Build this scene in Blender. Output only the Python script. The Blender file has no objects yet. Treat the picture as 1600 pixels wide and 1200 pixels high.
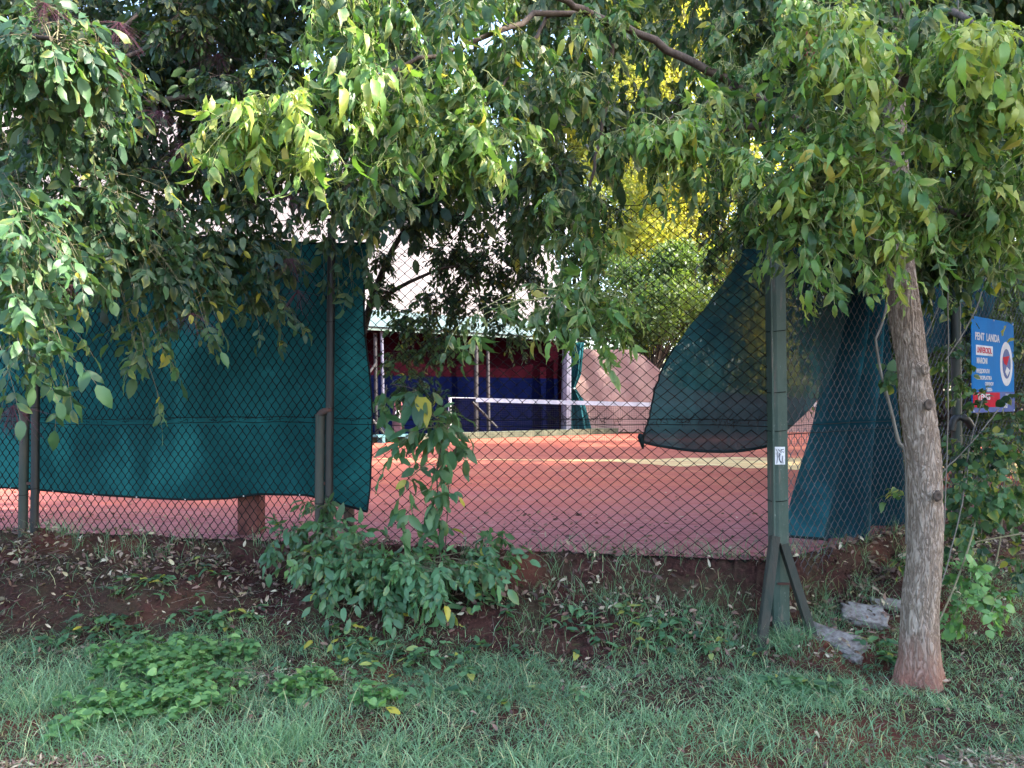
import bpy, bmesh, math, random
import numpy as np
from mathutils import Vector
random.seed(7)
rng = np.random.default_rng(11)
R = math.radians
S = bpy.context.scene
COL = S.collection

# ------------------------------------------------------------------ camera, world, sun
CAMZ = 1.05
FPX = 1209.0                      # focal length in pixels of the 1600 px wide photograph
PITCH = math.atan(22.0 / FPX)
cam_d = bpy.data.cameras.new('camera')
cam = bpy.data.objects.new('camera', cam_d)
COL.objects.link(cam)
cam.location = (0, 0, CAMZ)
cam.rotation_euler = (R(90) + PITCH, 0, 0)
cam_d.sensor_width = 36.0
cam_d.lens = FPX / 1600 * 36
cam_d.clip_start = 0.05
cam_d.clip_end = 1500
S.camera = cam

SUN_EL = R(40)
SUN_AZ = R(97)                   # measured from +Y towards +X: from the right
world = bpy.data.worlds.new('World')
S.world = world
world.use_nodes = True
wn = world.node_tree.nodes
wl = world.node_tree.links
sky = wn.new('ShaderNodeTexSky')
sky.sky_type = 'NISHITA'
sky.sun_disc = False
sky.sun_elevation = SUN_EL
sky.sun_rotation = SUN_AZ
sky.air_density = 1.0
sky.dust_density = 2.5
sky.ozone_density = 1.0
wl.new(sky.outputs[0], wn['Background'].inputs[0])
wn['Background'].inputs[1].default_value = 0.15
sun_d = bpy.data.lights.new('sun', 'SUN')
sun_d.energy = 2.8
sun_d.angle = R(0.5)
sun_d.color = (1.0, 0.93, 0.80)
sun = bpy.data.objects.new('sun', sun_d)
COL.objects.link(sun)
sdir = Vector((math.sin(SUN_AZ) * math.cos(SUN_EL), math.cos(SUN_AZ) * math.cos(SUN_EL), math.sin(SUN_EL)))
sun.rotation_euler = sdir.to_track_quat('Z', 'Y').to_euler()
sun.location = (20, 12, 20)
S.view_settings.view_transform = 'Standard'
S.view_settings.look = 'None'
S.view_settings.exposure = 3.0
S.view_settings.gamma = 1.0
S.view_settings.use_curve_mapping = False
S.cycles.max_bounces = 8
S.cycles.transparent_max_bounces = 12
S.cycles.use_denoising = True
S.cycles.sample_clamp_indirect = 4.0


# ------------------------------------------------------------------ helpers
def ray(px, py):
    u = (px - 800) / FPX
    v = (600 - py) / FPX
    cp, sp = math.cos(PITCH), math.sin(PITCH)
    d = np.array([u, cp - v * sp, sp + v * cp])
    return d


def at(px, py, Z):
    d = ray(px, py)
    return np.array([0, 0, CAMZ]) + d * (Z / d[1])


K = np.array([1.708, 5.0])
D1 = np.array([-0.981, 0.194]); N1 = np.array([-0.194, -0.981])
D2 = np.array([0.766, 0.643]); N2 = np.array([0.643, -0.766])


def onfence(px, py, off=0.0, which=None):
    """point where the ray meets a fence plane moved by off towards the outside"""
    d = ray(px, py)
    if which is None:
        which = 1 if px < 1213 else 2
    n = N1 if which == 1 else N2
    t = (K @ n + off) / (d[0] * n[0] + d[1] * n[1])
    return np.array([0, 0, CAMZ]) + d * t


def hash3(ix, iy, iz, seed):
    h = (ix.astype(np.int64) * 374761393 + iy.astype(np.int64) * 668265263 + iz.astype(np.int64) * 2147483647 + seed * 974634777) & 0xffffffff
    h = ((h ^ (h >> 13)) * 1274126177) & 0xffffffff
    h = (h ^ (h >> 16)) & 0xffff
    return h / 65535.0


def vnoise(x, y, z=0.0, seed=0):
    x, y, z = np.broadcast_arrays(np.asarray(x, float), np.asarray(y, float), np.asarray(z, float))
    ix, iy, iz = np.floor(x).astype(int), np.floor(y).astype(int), np.floor(z).astype(int)
    fx, fy, fz = x - ix, y - iy, z - iz
    fx, fy, fz = [f * f * (3 - 2 * f) for f in (fx, fy, fz)]
    r = 0
    for a in (0, 1):
        for b in (0, 1):
            for c in (0, 1):
                w = (fx if a else 1 - fx) * (fy if b else 1 - fy) * (fz if c else 1 - fz)
                r = r + w * hash3(ix + a, iy + b, iz + c, seed)
    return r * 2 - 1


def fbm(x, y, z=0.0, seed=0, octs=4, gain=0.5):
    r, a, f = 0, 1.0, 1.0
    for i in range(octs):
        r = r + a * vnoise(np.asarray(x) * f, np.asarray(y) * f, np.asarray(z) * f, seed + i * 17)
        a *= gain; f *= 2.03
    return r


def link(o, parent=None):
    COL.objects.link(o)
    if parent is not None:
        o.parent = parent
    return o


def mesh_np(name, verts, quads, mat=None, parent=None, smooth=True, attr=None, tris=None):
    verts = np.ascontiguousarray(verts, dtype=np.float32).reshape(-1, 3)
    me = bpy.data.meshes.new(name)
    me.vertices.add(len(verts))
    me.vertices.foreach_set('co', verts.ravel())
    quads = np.asarray(quads, dtype=np.int32).reshape(-1, 4)
    idx = quads.ravel()
    starts = np.arange(len(quads), dtype=np.int32) * 4
    if tris is not None:
        tris = np.asarray(tris, dtype=np.int32).reshape(-1, 3)
        starts = np.concatenate([starts, len(idx) + np.arange(len(tris), dtype=np.int32) * 3])
        idx = np.concatenate([idx, tris.ravel()])
    me.loops.add(len(idx))
    me.polygons.add(len(starts))
    me.loops.foreach_set('vertex_index', idx)
    me.polygons.foreach_set('loop_start', starts)
    me.polygons.foreach_set('use_smooth', np.full(len(starts), smooth))
    if attr is not None:
        a = me.attributes.new('lv', 'FLOAT_VECTOR', 'POINT')
        a.data.foreach_set('vector', np.ascontiguousarray(attr, dtype=np.float32).ravel())
    me.update(calc_edges=True)
    if mat:
        me.materials.append(mat)
    o = bpy.data.objects.new(name, me)
    link(o, parent)
    return o


def grid_np(name, P, mat, parent=None, smooth=True):
    """P: (n, m, 3)"""
    n, m = P.shape[:2]
    i = np.arange(n * m).reshape(n, m)
    q = np.stack([i[:-1, :-1], i[1:, :-1], i[1:, 1:], i[:-1, 1:]], -1).reshape(-1, 4)
    return mesh_np(name, P.reshape(-1, 3), q, mat, parent, smooth)


def tubes_np(paths, radii, sides=4):
    """paths (N,Kp,3), radii (N,Kp) -> verts, quads"""
    paths = np.asarray(paths, float); radii = np.asarray(radii, float)
    N, Kp, _ = paths.shape
    T = np.gradient(paths, axis=1)
    T /= np.linalg.norm(T, axis=2, keepdims=True) + 1e-9
    ref = np.where(np.abs(T[:, :1, 2:3]) > 0.9, np.array([1.0, 0, 0]), np.array([0, 0, 1.0]))
    A = np.cross(T, np.broadcast_to(ref, T.shape)); A /= np.linalg.norm(A, axis=2, keepdims=True) + 1e-9
    B = np.cross(T, A)
    ang = np.arange(sides) / sides * 2 * np.pi
    V = paths[:, :, None, :] + radii[:, :, None, None] * (np.cos(ang)[None, None, :, None] * A[:, :, None, :] + np.sin(ang)[None, None, :, None] * B[:, :, None, :])
    idx = np.arange(N * Kp * sides).reshape(N, Kp, sides)
    nx = np.roll(idx, -1, axis=2)
    Q = np.stack([idx[:, :-1], nx[:, :-1], nx[:, 1:], idx[:, 1:]], -1).reshape(-1, 4)
    return V.reshape(-1, 3), Q


class Acc:
    def __init__(s): s.v = []; s.q = []; s.n = 0
    def add(s, V, Q):
        V = np.asarray(V, float).reshape(-1, 3)
        s.v.append(V); s.q.append(np.asarray(Q) + s.n); s.n += len(V)
    def tube(s, pts, r, sides=6):
        pts = np.asarray(pts, float)
        r = np.full(len(pts), r) if np.isscalar(r) else np.asarray(r, float)
        V, Q = tubes_np(pts[None], r[None], sides)
        s.add(V, Q)
        n = len(V)
        if sides >= 4:
            for base, c in ((0, pts[0]), (n - sides, pts[-1])):   # end caps
                k = sides // 2 * 2
                s.add(np.vstack([V[base:base + sides], c]), [[i, (i + 1) % sides, (i + 2) % sides, sides] for i in range(0, k, 2)])
    def box(s, c, size, rot=None):
        c = np.asarray(c, float); h = np.asarray(size, float) / 2
        v = np.array([[x, y, z] for x in (-1, 1) for y in (-1, 1) for z in (-1, 1)]) * h
        if rot is not None: v = v @ np.asarray(rot).T
        s.add(v + c, [[0, 1, 3, 2], [4, 6, 7, 5], [0, 4, 5, 1], [2, 3, 7, 6], [0, 2, 6, 4], [1, 5, 7, 3]])
    def beam(s, a, b, w, d, side=None):
        a = np.asarray(a, float); b = np.asarray(b, float)
        t = (b - a); L = np.linalg.norm(t); t /= L
        sd = np.asarray(side if side is not None else [1, 0, 0], float)
        sd = sd - t * (sd @ t); sd /= np.linalg.norm(sd)
        u = np.cross(t, sd)
        s.box((a + b) / 2, (w, d, L), np.stack([sd, u, t], 1))
    def build(s, name, mat, parent=None, smooth=False):
        return mesh_np(name, np.vstack(s.v), np.vstack(s.q), mat, parent, smooth)


def curve(pts, n=24):
    """Catmull-Rom through points"""
    P = np.asarray(pts, float)
    P = np.vstack([2 * P[0] - P[1], P, 2 * P[-1] - P[-2]])
    out = []
    m = len(P) - 3
    for k in np.linspace(0, m - 1e-6, n):
        i = int(k); t = k - i
        p0, p1, p2, p3 = P[i:i + 4]
        out.append(0.5 * (2 * p1 + (p2 - p0) * t + (2 * p0 - 5 * p1 + 4 * p2 - p3) * t * t + (3 * p1 - p0 - 3 * p2 + p3) * t ** 3))
    return np.array(out)


def thing(name, label, cat, loc=(0, 0, 0), group=None):
    o = bpy.data.objects.new(name, None)
    COL.objects.link(o)
    o.empty_display_size = 0.1
    o['label'] = label; o['category'] = cat
    if group: o['group'] = group
    return o


def base(o, loc):
    """put the Empty at the thing's base without moving its parts (all parts are modelled in world space)"""
    o.location = loc
    for ch in o.children:
        if ch.parent is o:
            ch.matrix_parent_inverse.translation = (-loc[0], -loc[1], -loc[2])


def tag(o, label, cat, group=None, kind=None):
    o['label'] = label; o['category'] = cat
    if group: o['group'] = group
    if kind: o['kind'] = kind
    return o


def struct(o):
    o['kind'] = 'structure'
    return o


# ------------------------------------------------------------------ materials
class M:
    def __init__(s, name):
        s.m = bpy.data.materials.new(name); s.m.use_nodes = True
        s.nt = s.m.node_tree; s.b = s.nt.nodes['Principled BSDF']; s.out = s.nt.nodes['Material Output']
        s.co = None
    def n(s, t, **kw):
        nd = s.nt.nodes.new(t)
        for k, v in kw.items():
            if k in nd.bl_rna.properties: setattr(nd, k, v)
            else: nd.inputs[k].default_value = v
        return nd
    def l(s, a, b): s.nt.links.new(a, b)
    def coord(s, scale=(1, 1, 1), obj=False):
        t = s.n('ShaderNodeTexCoord'); mp = s.n('ShaderNodeMapping'); mp.inputs['Scale'].default_value = scale
        s.l(t.outputs['Object' if obj else 'Object'], mp.inputs[0])
        return mp.outputs[0]
    def noise(s, scale, detail=4, rough=0.6, stretch=(1, 1, 1), dist=0.0):
        t = s.n('ShaderNodeTexNoise', Scale=scale, Detail=detail, Roughness=rough, Distortion=dist)
        s.l(s.coord(stretch), t.inputs['Vector'])
        return t.outputs['Fac']
    def ramp(s, fac, stops):
        r = s.n('ShaderNodeValToRGB')
        e = r.color_ramp.elements
        while len(e) < len(stops): e.new(0.5)
        for el, (p, c) in zip(e, stops):
            el.position = p; el.color = (*c, 1) if len(c) == 3 else c
        s.l(fac, r.inputs[0])
        return r.outputs[0]
    def mix(s, fac, a, b):
        m = s.n('ShaderNodeMix', data_type='RGBA')
        for k, v in ((0, fac), (6, a), (7, b)):
            if hasattr(v, 'is_output'): s.l(v, m.inputs[k])
            elif k == 0: m.inputs[k].default_value = v
            else: m.inputs[k].default_value = (*v, 1)
        return m.outputs[2]
    def math(s, op, a, b=0.0, clamp=False):
        m = s.n('ShaderNodeMath', operation=op, use_clamp=clamp)
        for k, v in ((0, a), (1, b)):
            if hasattr(v, 'is_output'): s.l(v, m.inputs[k])
            else: m.inputs[k].default_value = v
        return m.outputs[0]
    def color(s, c):
        if hasattr(c, 'is_output'): s.l(c, s.b.inputs['Base Color'])
        else: s.b.inputs['Base Color'].default_value = (*c, 1)
    def set(s, **kw):
        for k, v in kw.items():
            i = s.b.inputs[k.replace('_', ' ')]
            if hasattr(v, 'is_output'): s.l(v, i)
            else: i.default_value = v
    def bump(s, h, strength=0.3, dist=0.01):
        b = s.n('ShaderNodeBump', Strength=strength, Distance=dist)
        s.l(h, b.inputs['Height']); s.l(b.outputs[0], s.b.inputs['Normal'])
        return b


def leaf_mat(name, stops, trans=0.4, tcol=(1.15, 1.25, 0.5), rough=0.45, edge=None, spec=0.4, back=None):
    m = M(name)
    a = m.n('ShaderNodeAttribute', attribute_name='lv')
    sp = m.n('ShaderNodeSeparateXYZ'); m.l(a.outputs['Vector'], sp.inputs[0])
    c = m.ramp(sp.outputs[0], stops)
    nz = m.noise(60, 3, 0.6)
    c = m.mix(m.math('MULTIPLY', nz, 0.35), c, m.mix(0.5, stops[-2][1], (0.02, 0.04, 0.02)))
    # brown or yellow margins on some leaves
    if edge:
        k = m.math('MULTIPLY', m.math('GREATER_THAN', sp.outputs[1], edge[0]), m.math('POWER', m.math('MULTIPLY', sp.outputs[2], m.math('ADD', nz, 0.5)), 2.2), clamp=True)
        c = m.mix(k, c, edge[1])
    g_ = m.n('ShaderNodeNewGeometry'); c = m.mix(m.math('MULTIPLY', g_.outputs['Backfacing'], 0.18), c, (0.17, 0.25, 0.10))
    m.color(c)
    m.set(Roughness=rough, Specular_IOR_Level=spec)
    t = m.n('ShaderNodeBsdfTranslucent')
    mc = m.n('ShaderNodeMix', data_type='RGBA', blend_type='MULTIPLY'); mc.inputs[0].default_value = 1
    m.l(c, mc.inputs[6]); mc.inputs[7].default_value = (*[min(v * 1.6, 4) for v in tcol], 1)
    m.l(mc.outputs[2], t.inputs['Color'])
    ms = m.n('ShaderNodeMixShader', Fac=trans)
    m.l(m.b.outputs[0], ms.inputs[1]); m.l(t.outputs[0], ms.inputs[2]); m.l(ms.outputs[0], m.out.inputs[0])
    m.bump(m.noise(140, 2), 0.25, 0.002)
    return m.m


G = {}
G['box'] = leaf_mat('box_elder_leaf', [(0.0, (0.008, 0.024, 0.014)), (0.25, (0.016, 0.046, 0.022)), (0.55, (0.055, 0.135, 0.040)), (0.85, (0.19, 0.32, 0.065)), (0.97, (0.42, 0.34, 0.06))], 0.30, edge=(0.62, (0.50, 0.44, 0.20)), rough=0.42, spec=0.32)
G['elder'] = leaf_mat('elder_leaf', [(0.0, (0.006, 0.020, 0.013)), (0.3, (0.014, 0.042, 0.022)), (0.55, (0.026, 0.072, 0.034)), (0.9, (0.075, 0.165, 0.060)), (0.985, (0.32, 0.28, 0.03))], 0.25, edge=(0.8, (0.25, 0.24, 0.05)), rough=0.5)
G['far'] = leaf_mat('distant_leaf', [(0.0, (0.03, 0.06, 0.022)), (0.5, (0.06, 0.10, 0.03)), (0.9, (0.11, 0.14, 0.03)), (0.98, (0.2, 0.2, 0.03))], 0.4)
G['yellow'] = leaf_mat('sunlit_leaf', [(0.0, (0.05, 0.07, 0.025)), (0.45, (0.20, 0.21, 0.04)), (0.9, (0.66, 0.52, 0.10)), (0.98, (0.4, 0.34, 0.04))], 0.5)  # yellow of sunlight on the far trees put into the leaf colour
G['bush'] = leaf_mat('bush_leaf', [(0.0, (0.022, 0.060, 0.034)), (0.5, (0.058, 0.145, 0.070)), (0.9, (0.13, 0.27, 0.12)), (0.99, (0.4, 0.34, 0.04))], 0.3, edge=(0.85, (0.2, 0.18, 0.05)))
G['weed'] = leaf_mat('weed_leaf', [(0.0, (0.05, 0.13, 0.055)), (0.5, (0.09, 0.21, 0.08)), (0.9, (0.18, 0.34, 0.12)), (1.0, (0.2, 0.3, 0.1))], 0.35)
G['grass'] = leaf_mat('grass_blade', [(0.0, (0.05, 0.13, 0.075)), (0.5, (0.115, 0.245, 0.130)), (0.86, (0.28, 0.45, 0.26)), (0.96, (0.48, 0.45, 0.26))], 0.3, tcol=(1, 1.1, 0.6), rough=0.5)
G['litter'] = leaf_mat('fallen_leaf', [(0.0, (0.035, 0.018, 0.018)), (0.4, (0.11, 0.055, 0.048)), (0.7, (0.26, 0.165, 0.13)), (0.97, (0.58, 0.52, 0.38))], 0.12, rough=0.7)


def bark_mat(name, c1, c2, c3=None, scale=14, base_red=None, bump=0.6):
    m = M(name)
    n1 = m.noise(scale, 6, 0.65, (1, 1, 0.16), 0.6)
    n2 = m.noise(scale * 4, 4, 0.6, (1, 1, 0.25))
    c = m.ramp(n1, [(0.32, c1), (0.62, c2)])
    c = m.mix(m.math('MULTIPLY', n2, 0.5), c, c3 or c2)
    if base_red is not None:      # clay dust splashed on the foot of the trunk
        g = m.n('ShaderNodeNewGeometry'); sp = m.n('ShaderNodeSeparateXYZ'); m.l(g.outputs['Position'], sp.inputs[0])
        h = m.n('ShaderNodeMapRange'); h.inputs['From Min'].default_value = base_red[0]; h.inputs['From Max'].default_value = base_red[1]
        h.inputs['To Min'].default_value = 1; h.inputs['To Max'].default_value = 0
        m.l(m.math('ADD', sp.outputs[2], m.math('MULTIPLY', m.math('SUBTRACT', n1, 0.5), 0.35)), h.inputs[0])
        c = m.mix(m.math('MULTIPLY', h.outputs[0], 0.7), c, (0.17, 0.062, 0.042))
    m.color(c); m.set(Roughness=0.85, Specular_IOR_Level=0.2)
    m.bump(m.math('ADD', n1, m.math('MULTIPLY', n2, 0.4)), bump, 0.012)
    return m.m


m = M('bark')
g1 = m.noise(34, 5, 0.6, (1, 1, 0.22), 1.2); g2 = m.noise(7, 4, 0.6, (1, 1, 0.5)); g3 = m.noise(150, 4, 0.7, (1, 1, 0.5))
rid = m.math('ABSOLUTE', m.math('SUBTRACT', g1, 0.5))
ridc = m.ramp(rid, [(0.0, (0.10, 0.068, 0.05)), (0.03, (0.22, 0.165, 0.125)), (0.09, (0.42, 0.34, 0.275)), (0.2, (0.52, 0.44, 0.37))])
c = m.mix(m.math('MULTIPLY', g2, 0.55), ridc, (0.22, 0.17, 0.13))
c = m.mix(m.math('MULTIPLY', g3, 0.4), c, (0.14, 0.10, 0.08))
g = m.n('ShaderNodeNewGeometry'); sp_ = m.n('ShaderNodeSeparateXYZ'); m.l(g.outputs['Position'], sp_.inputs[0])
h = m.n('ShaderNodeMapRange'); h.inputs['From Min'].default_value = -0.5; h.inputs['From Max'].default_value = -0.16; h.inputs['To Min'].default_value = 1; h.inputs['To Max'].default_value = 0
m.l(m.math('ADD', sp_.outputs[2], m.math('MULTIPLY', m.math('SUBTRACT', g2, 0.5), 0.5)), h.inputs[0])
c = m.mix(m.math('MULTIPLY', h.outputs[0], 0.75), c, (0.24, 0.085, 0.06))
m.color(c); m.set(Roughness=0.85, Specular_IOR_Level=0.2)
m.bump(m.math('ADD', m.math('MINIMUM', m.math('MULTIPLY', rid, 6.0), 1.0), m.math('MULTIPLY', g3, 0.3)), 1.0, 0.006)
G['bark'] = m.m
G['bark2'] = bark_mat('branch_bark', (0.035, 0.025, 0.021), (0.10, 0.075, 0.06), None, 30)
G['twig'] = bark_mat('twig_bark', (0.10, 0.085, 0.05), (0.22, 0.20, 0.12), None, 60)
G['stalk'] = bark_mat('leaf_stalk', (0.16, 0.18, 0.07), (0.34, 0.36, 0.16), None, 60)
G['vine'] = bark_mat('vine_bark', (0.08, 0.07, 0.06), (0.20, 0.18, 0.15), None, 50)


def simple(name, c, rough=0.6, spec=0.3, metal=0.0, var=0.25, scale=8, bump=0.1, stretch=(1, 1, 1), c2=None):
    m = M(name)
    n = m.noise(scale, 5, 0.65, stretch)
    d = c2 or tuple(v * (1 - var) * 0.7 for v in c)
    m.color(m.ramp(n, [(0.3, d), (0.62, c)]))
    m.set(Roughness=rough, Specular_IOR_Level=spec, Metallic=metal)
    m.bump(n, bump, 0.01)
    return m.m


# ------------------------------------------------------------------ terrain
def sdist(x, y):
    s1 = (x - K[0]) * N1[0] + (y - K[1]) * N1[1]
    s2 = (x - K[0]) * N2[0] + (y - K[1]) * N2[1]
    return np.maximum(s1, s2), s1, s2


def smooth01(t):
    t = np.clip(t, 0, 1)
    return t * t * (3 - 2 * t)


def ground(x, y):
    x = np.asarray(x, float); y = np.asarray(y, float)
    s, s1, s2 = sdist(x, y)
    k = smooth01((x + 4.0) / 5.2)                # 0 on the left, 1 by the corner
    rgt = smooth01((x - 2.0) / 1.6)
    lip = 0.13 + 0.10 * k + 0.05 * vnoise(x * 1.7, y * 1.7, 3, 5)
    lip = lip - 0.06 * rgt
    w = 1.15 - 0.5 * k + 0.55 * rgt
    e = s + 0.05 * vnoise(x * 3, y * 3, 0, 9)
    dc = np.hypot(x - K[0], y - K[1])
    z = -lip * smooth01((e + 0.00) / 0.11)
    z = z - (0.5 - lip) * smooth01((e - 0.06) / w)
    z = z - 0.26 * np.exp(-(dc / 0.42) ** 2) * (s > 0.0)
    z = np.maximum(z, -0.535 + 0.02 * vnoise(x * 4, y * 4, 0, 77))
    rough = np.where(s > -0.02, 1.0, 0.0) * np.exp(-((s - 0.35) / 0.8) ** 2)
    z = z + rough * (0.028 * fbm(x * 5, y * 5, 0, 3, 4) + 0.008 * fbm(x * 31, y * 31, 0, 4, 2))
    z = z + np.where(s > 0.2, 0.012 * fbm(x * 2.2, y * 2.2, 0, 6, 3), 0)
    z = np.where(s < -0.03, -0.012, z)
    return z


def axis(fine0, fine1, step, far, growth=1.25):
    a = list(np.arange(fine0, fine1, step))
    st, v = step, fine0
    lo = []
    while v > -far:
        st *= growth; v -= st; lo.append(v)
    st, v = step, a[-1]
    hi = []
    while v < far:
        st *= growth; v += st; hi.append(v)
    return np.array(lo[::-1] + a + hi)


gx = axis(-6.5, 7.5, 0.028, 500)
gy = axis(2.0, 8.6, 0.028, 500)
X, Y = np.meshgrid(gx, gy, indexing='ij')
Zg = ground(X, Y)
m = M('soil')
n1 = m.noise(3.0, 6, 0.7); n2 = m.noise(38, 5, 0.7); n3 = m.noise(0.9, 3, 0.5)
c = m.ramp(n2, [(0.30, (0.014, 0.007, 0.007)), (0.55, (0.050, 0.021, 0.018)), (0.78, (0.13, 0.065, 0.052))])
c = m.mix(m.math('MULTIPLY', m.ramp(n1, [(0.45, (0, 0, 0)), (0.6, (1, 1, 1))]), 0.55), c, (0.055, 0.045, 0.026))
c = m.mix(m.ramp(n3, [(0.52, (0, 0, 0)), (0.62, (0.6, 0.6, 0.6))]), c, (0.15, 0.050, 0.033))
m.color(c); m.set(Roughness=0.95, Specular_IOR_Level=0.1); m.bump(m.math('ADD', n2, n1), 0.9, 0.02)
G['soil'] = m.m
struct(grid_np('ground', np.stack([X, Y, Zg], -1), G['soil']))

# court sheet: clay
HA = at(560, 700, 18.5)[:2]; HB = at(900, 700, 22.5)[:2]        # line of the hall front
hd = (HB - HA) / np.linalg.norm(HB - HA); hn = np.array([-hd[1], hd[0]])   # hn points away from the court
def hall(t, n, z):
    p = HA + hd * t + hn * n
    return np.array([p[0], p[1], z])
pts = []
for t in np.arange(26, 0, -0.05):
    p = K + D1 * t; o = -0.02 - 0.03 * float(fbm(t * 3.1, 0.5, 0, 8, 3))
    pts.append((p[0] + N1[0] * o, p[1] + N1[1] * o))
for t in np.arange(0.14, 24, 0.05):
    p = K + D2 * t; o = -0.02 - 0.03 * float(fbm(t * 3.1, 7.5, 0, 8, 3))
    pts.append((p[0] + N2[0] * o, p[1] + N2[1] * o))
e1 = hall(22, -0.45, 0); e0 = hall(-24, -0.45, 0)
pts += [(e1[0], e1[1]), (e0[0], e0[1])]
bm = bmesh.new()
f = bm.faces.new([bm.verts.new((p[0], p[1], 0.0)) for p in pts])
bmesh.ops.triangulate(bm, faces=[f])
me = bpy.data.meshes.new('court'); bm.to_mesh(me); bm.free()
m = M('clay_court')
n1 = m.noise(1.2, 6, 0.6, (0.35, 1.6, 1)); n2 = m.noise(9, 6, 0.75, (0.4, 1.8, 1)); n3 = m.noise(120, 3, 0.7)
c = m.ramp(n1, [(0.30, (0.36, 0.085, 0.048)), (0.50, (0.45, 0.122, 0.064)), (0.72, (0.52, 0.20, 0.10))])
c = m.mix(m.math('MULTIPLY', m.ramp(n2, [(0.40, (0, 0, 0)), (0.60, (1, 1, 1))]), 0.7), c, (0.24, 0.062, 0.066))
c = m.mix(m.math('MULTIPLY', m.ramp(n3, [(0.60, (0, 0, 0)), (0.72, (1, 1, 1))]), 0.35), c, (0.42, 0.22, 0.20))
g_ = m.n('ShaderNodeNewGeometry'); sp_ = m.n('ShaderNodeSeparateXYZ'); m.l(g_.outputs['Position'], sp_.inputs[0])
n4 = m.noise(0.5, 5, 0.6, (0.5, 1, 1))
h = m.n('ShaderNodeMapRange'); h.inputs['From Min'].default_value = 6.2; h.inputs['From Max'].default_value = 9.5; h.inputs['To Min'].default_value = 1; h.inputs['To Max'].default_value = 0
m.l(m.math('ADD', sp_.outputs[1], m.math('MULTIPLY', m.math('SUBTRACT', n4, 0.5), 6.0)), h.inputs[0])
fence_shade = m.ramp(n2, [(0.38, (0.17, 0.062, 0.072)), (0.52, (0.30, 0.115, 0.125)), (0.68, (0.42, 0.20, 0.20))])
c = m.mix(m.math('MULTIPLY', h.outputs[0], 0.8), c, fence_shade)      # shade on the near court painted as duller pink clay
m.color(c); m.set(Roughness=0.9, Specular_IOR_Level=0.15); m.bump(m.math('ADD', n3, n2), 0.5, 0.01)
G['clay'] = m.m
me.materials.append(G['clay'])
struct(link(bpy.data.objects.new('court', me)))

# sun patch on the clay, its light painted as a pale yellow strip
m = M('sunlit_clay'); n1 = m.noise(1.6, 7, 0.75, (0.35, 2.6, 1))
m.color(m.ramp(n1, [(0.35, (0.52, 0.20, 0.10)), (0.5, (0.66, 0.42, 0.17)), (0.66, (0.80, 0.66, 0.30))])); m.set(Roughness=0.9); G['line'] = m.m  # 'line' is the painted sun patch
la, lb = at(700, 717, 13.3), at(1330, 722, 12.6)
a = Acc(); nn = 120
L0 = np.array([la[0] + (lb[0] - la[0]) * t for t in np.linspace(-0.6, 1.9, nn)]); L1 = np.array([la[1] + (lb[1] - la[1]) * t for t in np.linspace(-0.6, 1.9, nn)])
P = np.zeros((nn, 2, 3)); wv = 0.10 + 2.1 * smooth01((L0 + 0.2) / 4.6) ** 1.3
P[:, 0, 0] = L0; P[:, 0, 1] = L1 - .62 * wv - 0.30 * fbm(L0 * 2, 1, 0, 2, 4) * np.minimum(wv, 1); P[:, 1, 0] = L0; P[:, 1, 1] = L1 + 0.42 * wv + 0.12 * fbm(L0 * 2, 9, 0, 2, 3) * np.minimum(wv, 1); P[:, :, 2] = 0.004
struct(grid_np('sunlit_strip', P, G['line']))

# mossy curb at the far side of the court
cm = simple('curb_concrete', (0.12, 0.125, 0.085), 0.9, scale=3, c2=(0.03, 0.042, 0.026), bump=0.5)
a = Acc()
for k in range(30):
    t0 = -24 + k * 1.55
    a.beam(hall(t0 + 0.01, -0.25, 0.05), hall(t0 + 1.53, -0.25, 0.05 + 0.01 * random.random()), 0.4, 0.26, (0, 0, 1)) if False else a.box(hall(t0 + 0.77, -0.22, 0.04), (1.53, 0.42, 0.22 + 0.02 * random.random()), np.array([[hd[0], hn[0], 0], [hd[1], hn[1], 0], [0, 0, 1]]))
struct(a.build('curb', cm))


# ------------------------------------------------------------------ foliage machinery
def leaf_template(kind):
    if kind == 'box':
        ts = [0, 0.12, 0.34, 0.55, 0.60, 0.80, 1.0]; ws = [0.02, 0.125, 0.175, 0.14, 0.155, 0.05, 0.001]
    elif kind == 'elder':
        ts = [0, 0.15, 0.4, 0.7, 0.88, 1.0]; ws = [0.02, 0.15, 0.215, 0.16, 0.07, 0.004]
    elif kind == 'round':
        ts = [0, 0.1, 0.35, 0.65, 0.85, 1.0]; ws = [0.10, 0.34, 0.42, 0.30, 0.14, 0.01]
    else:
        ts = [0, 0.45, 1.0]; ws = [0.03, 0.28, 0.01]
    V = []
    for t, w in zip(ts, ws):
        V += [(-w, t, 1.0), (0, t, 0.0), (w, t, 1.0)]       # z flag = fold weight
    Q = []
    for i in range(len(ts) - 1):
        for j in (0, 1):
            a0 = i * 3 + j
            Q.append((a0, a0 + 1, a0 + 4, a0 + 3))
    return np.array(V), np.array(Q)


TPL = {k: leaf_template(k) for k in ('box', 'elder', 'round', 'tiny')}


def unit(v):
    return v / (np.linalg.norm(v, axis=-1, keepdims=True) + 1e-9)


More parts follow.
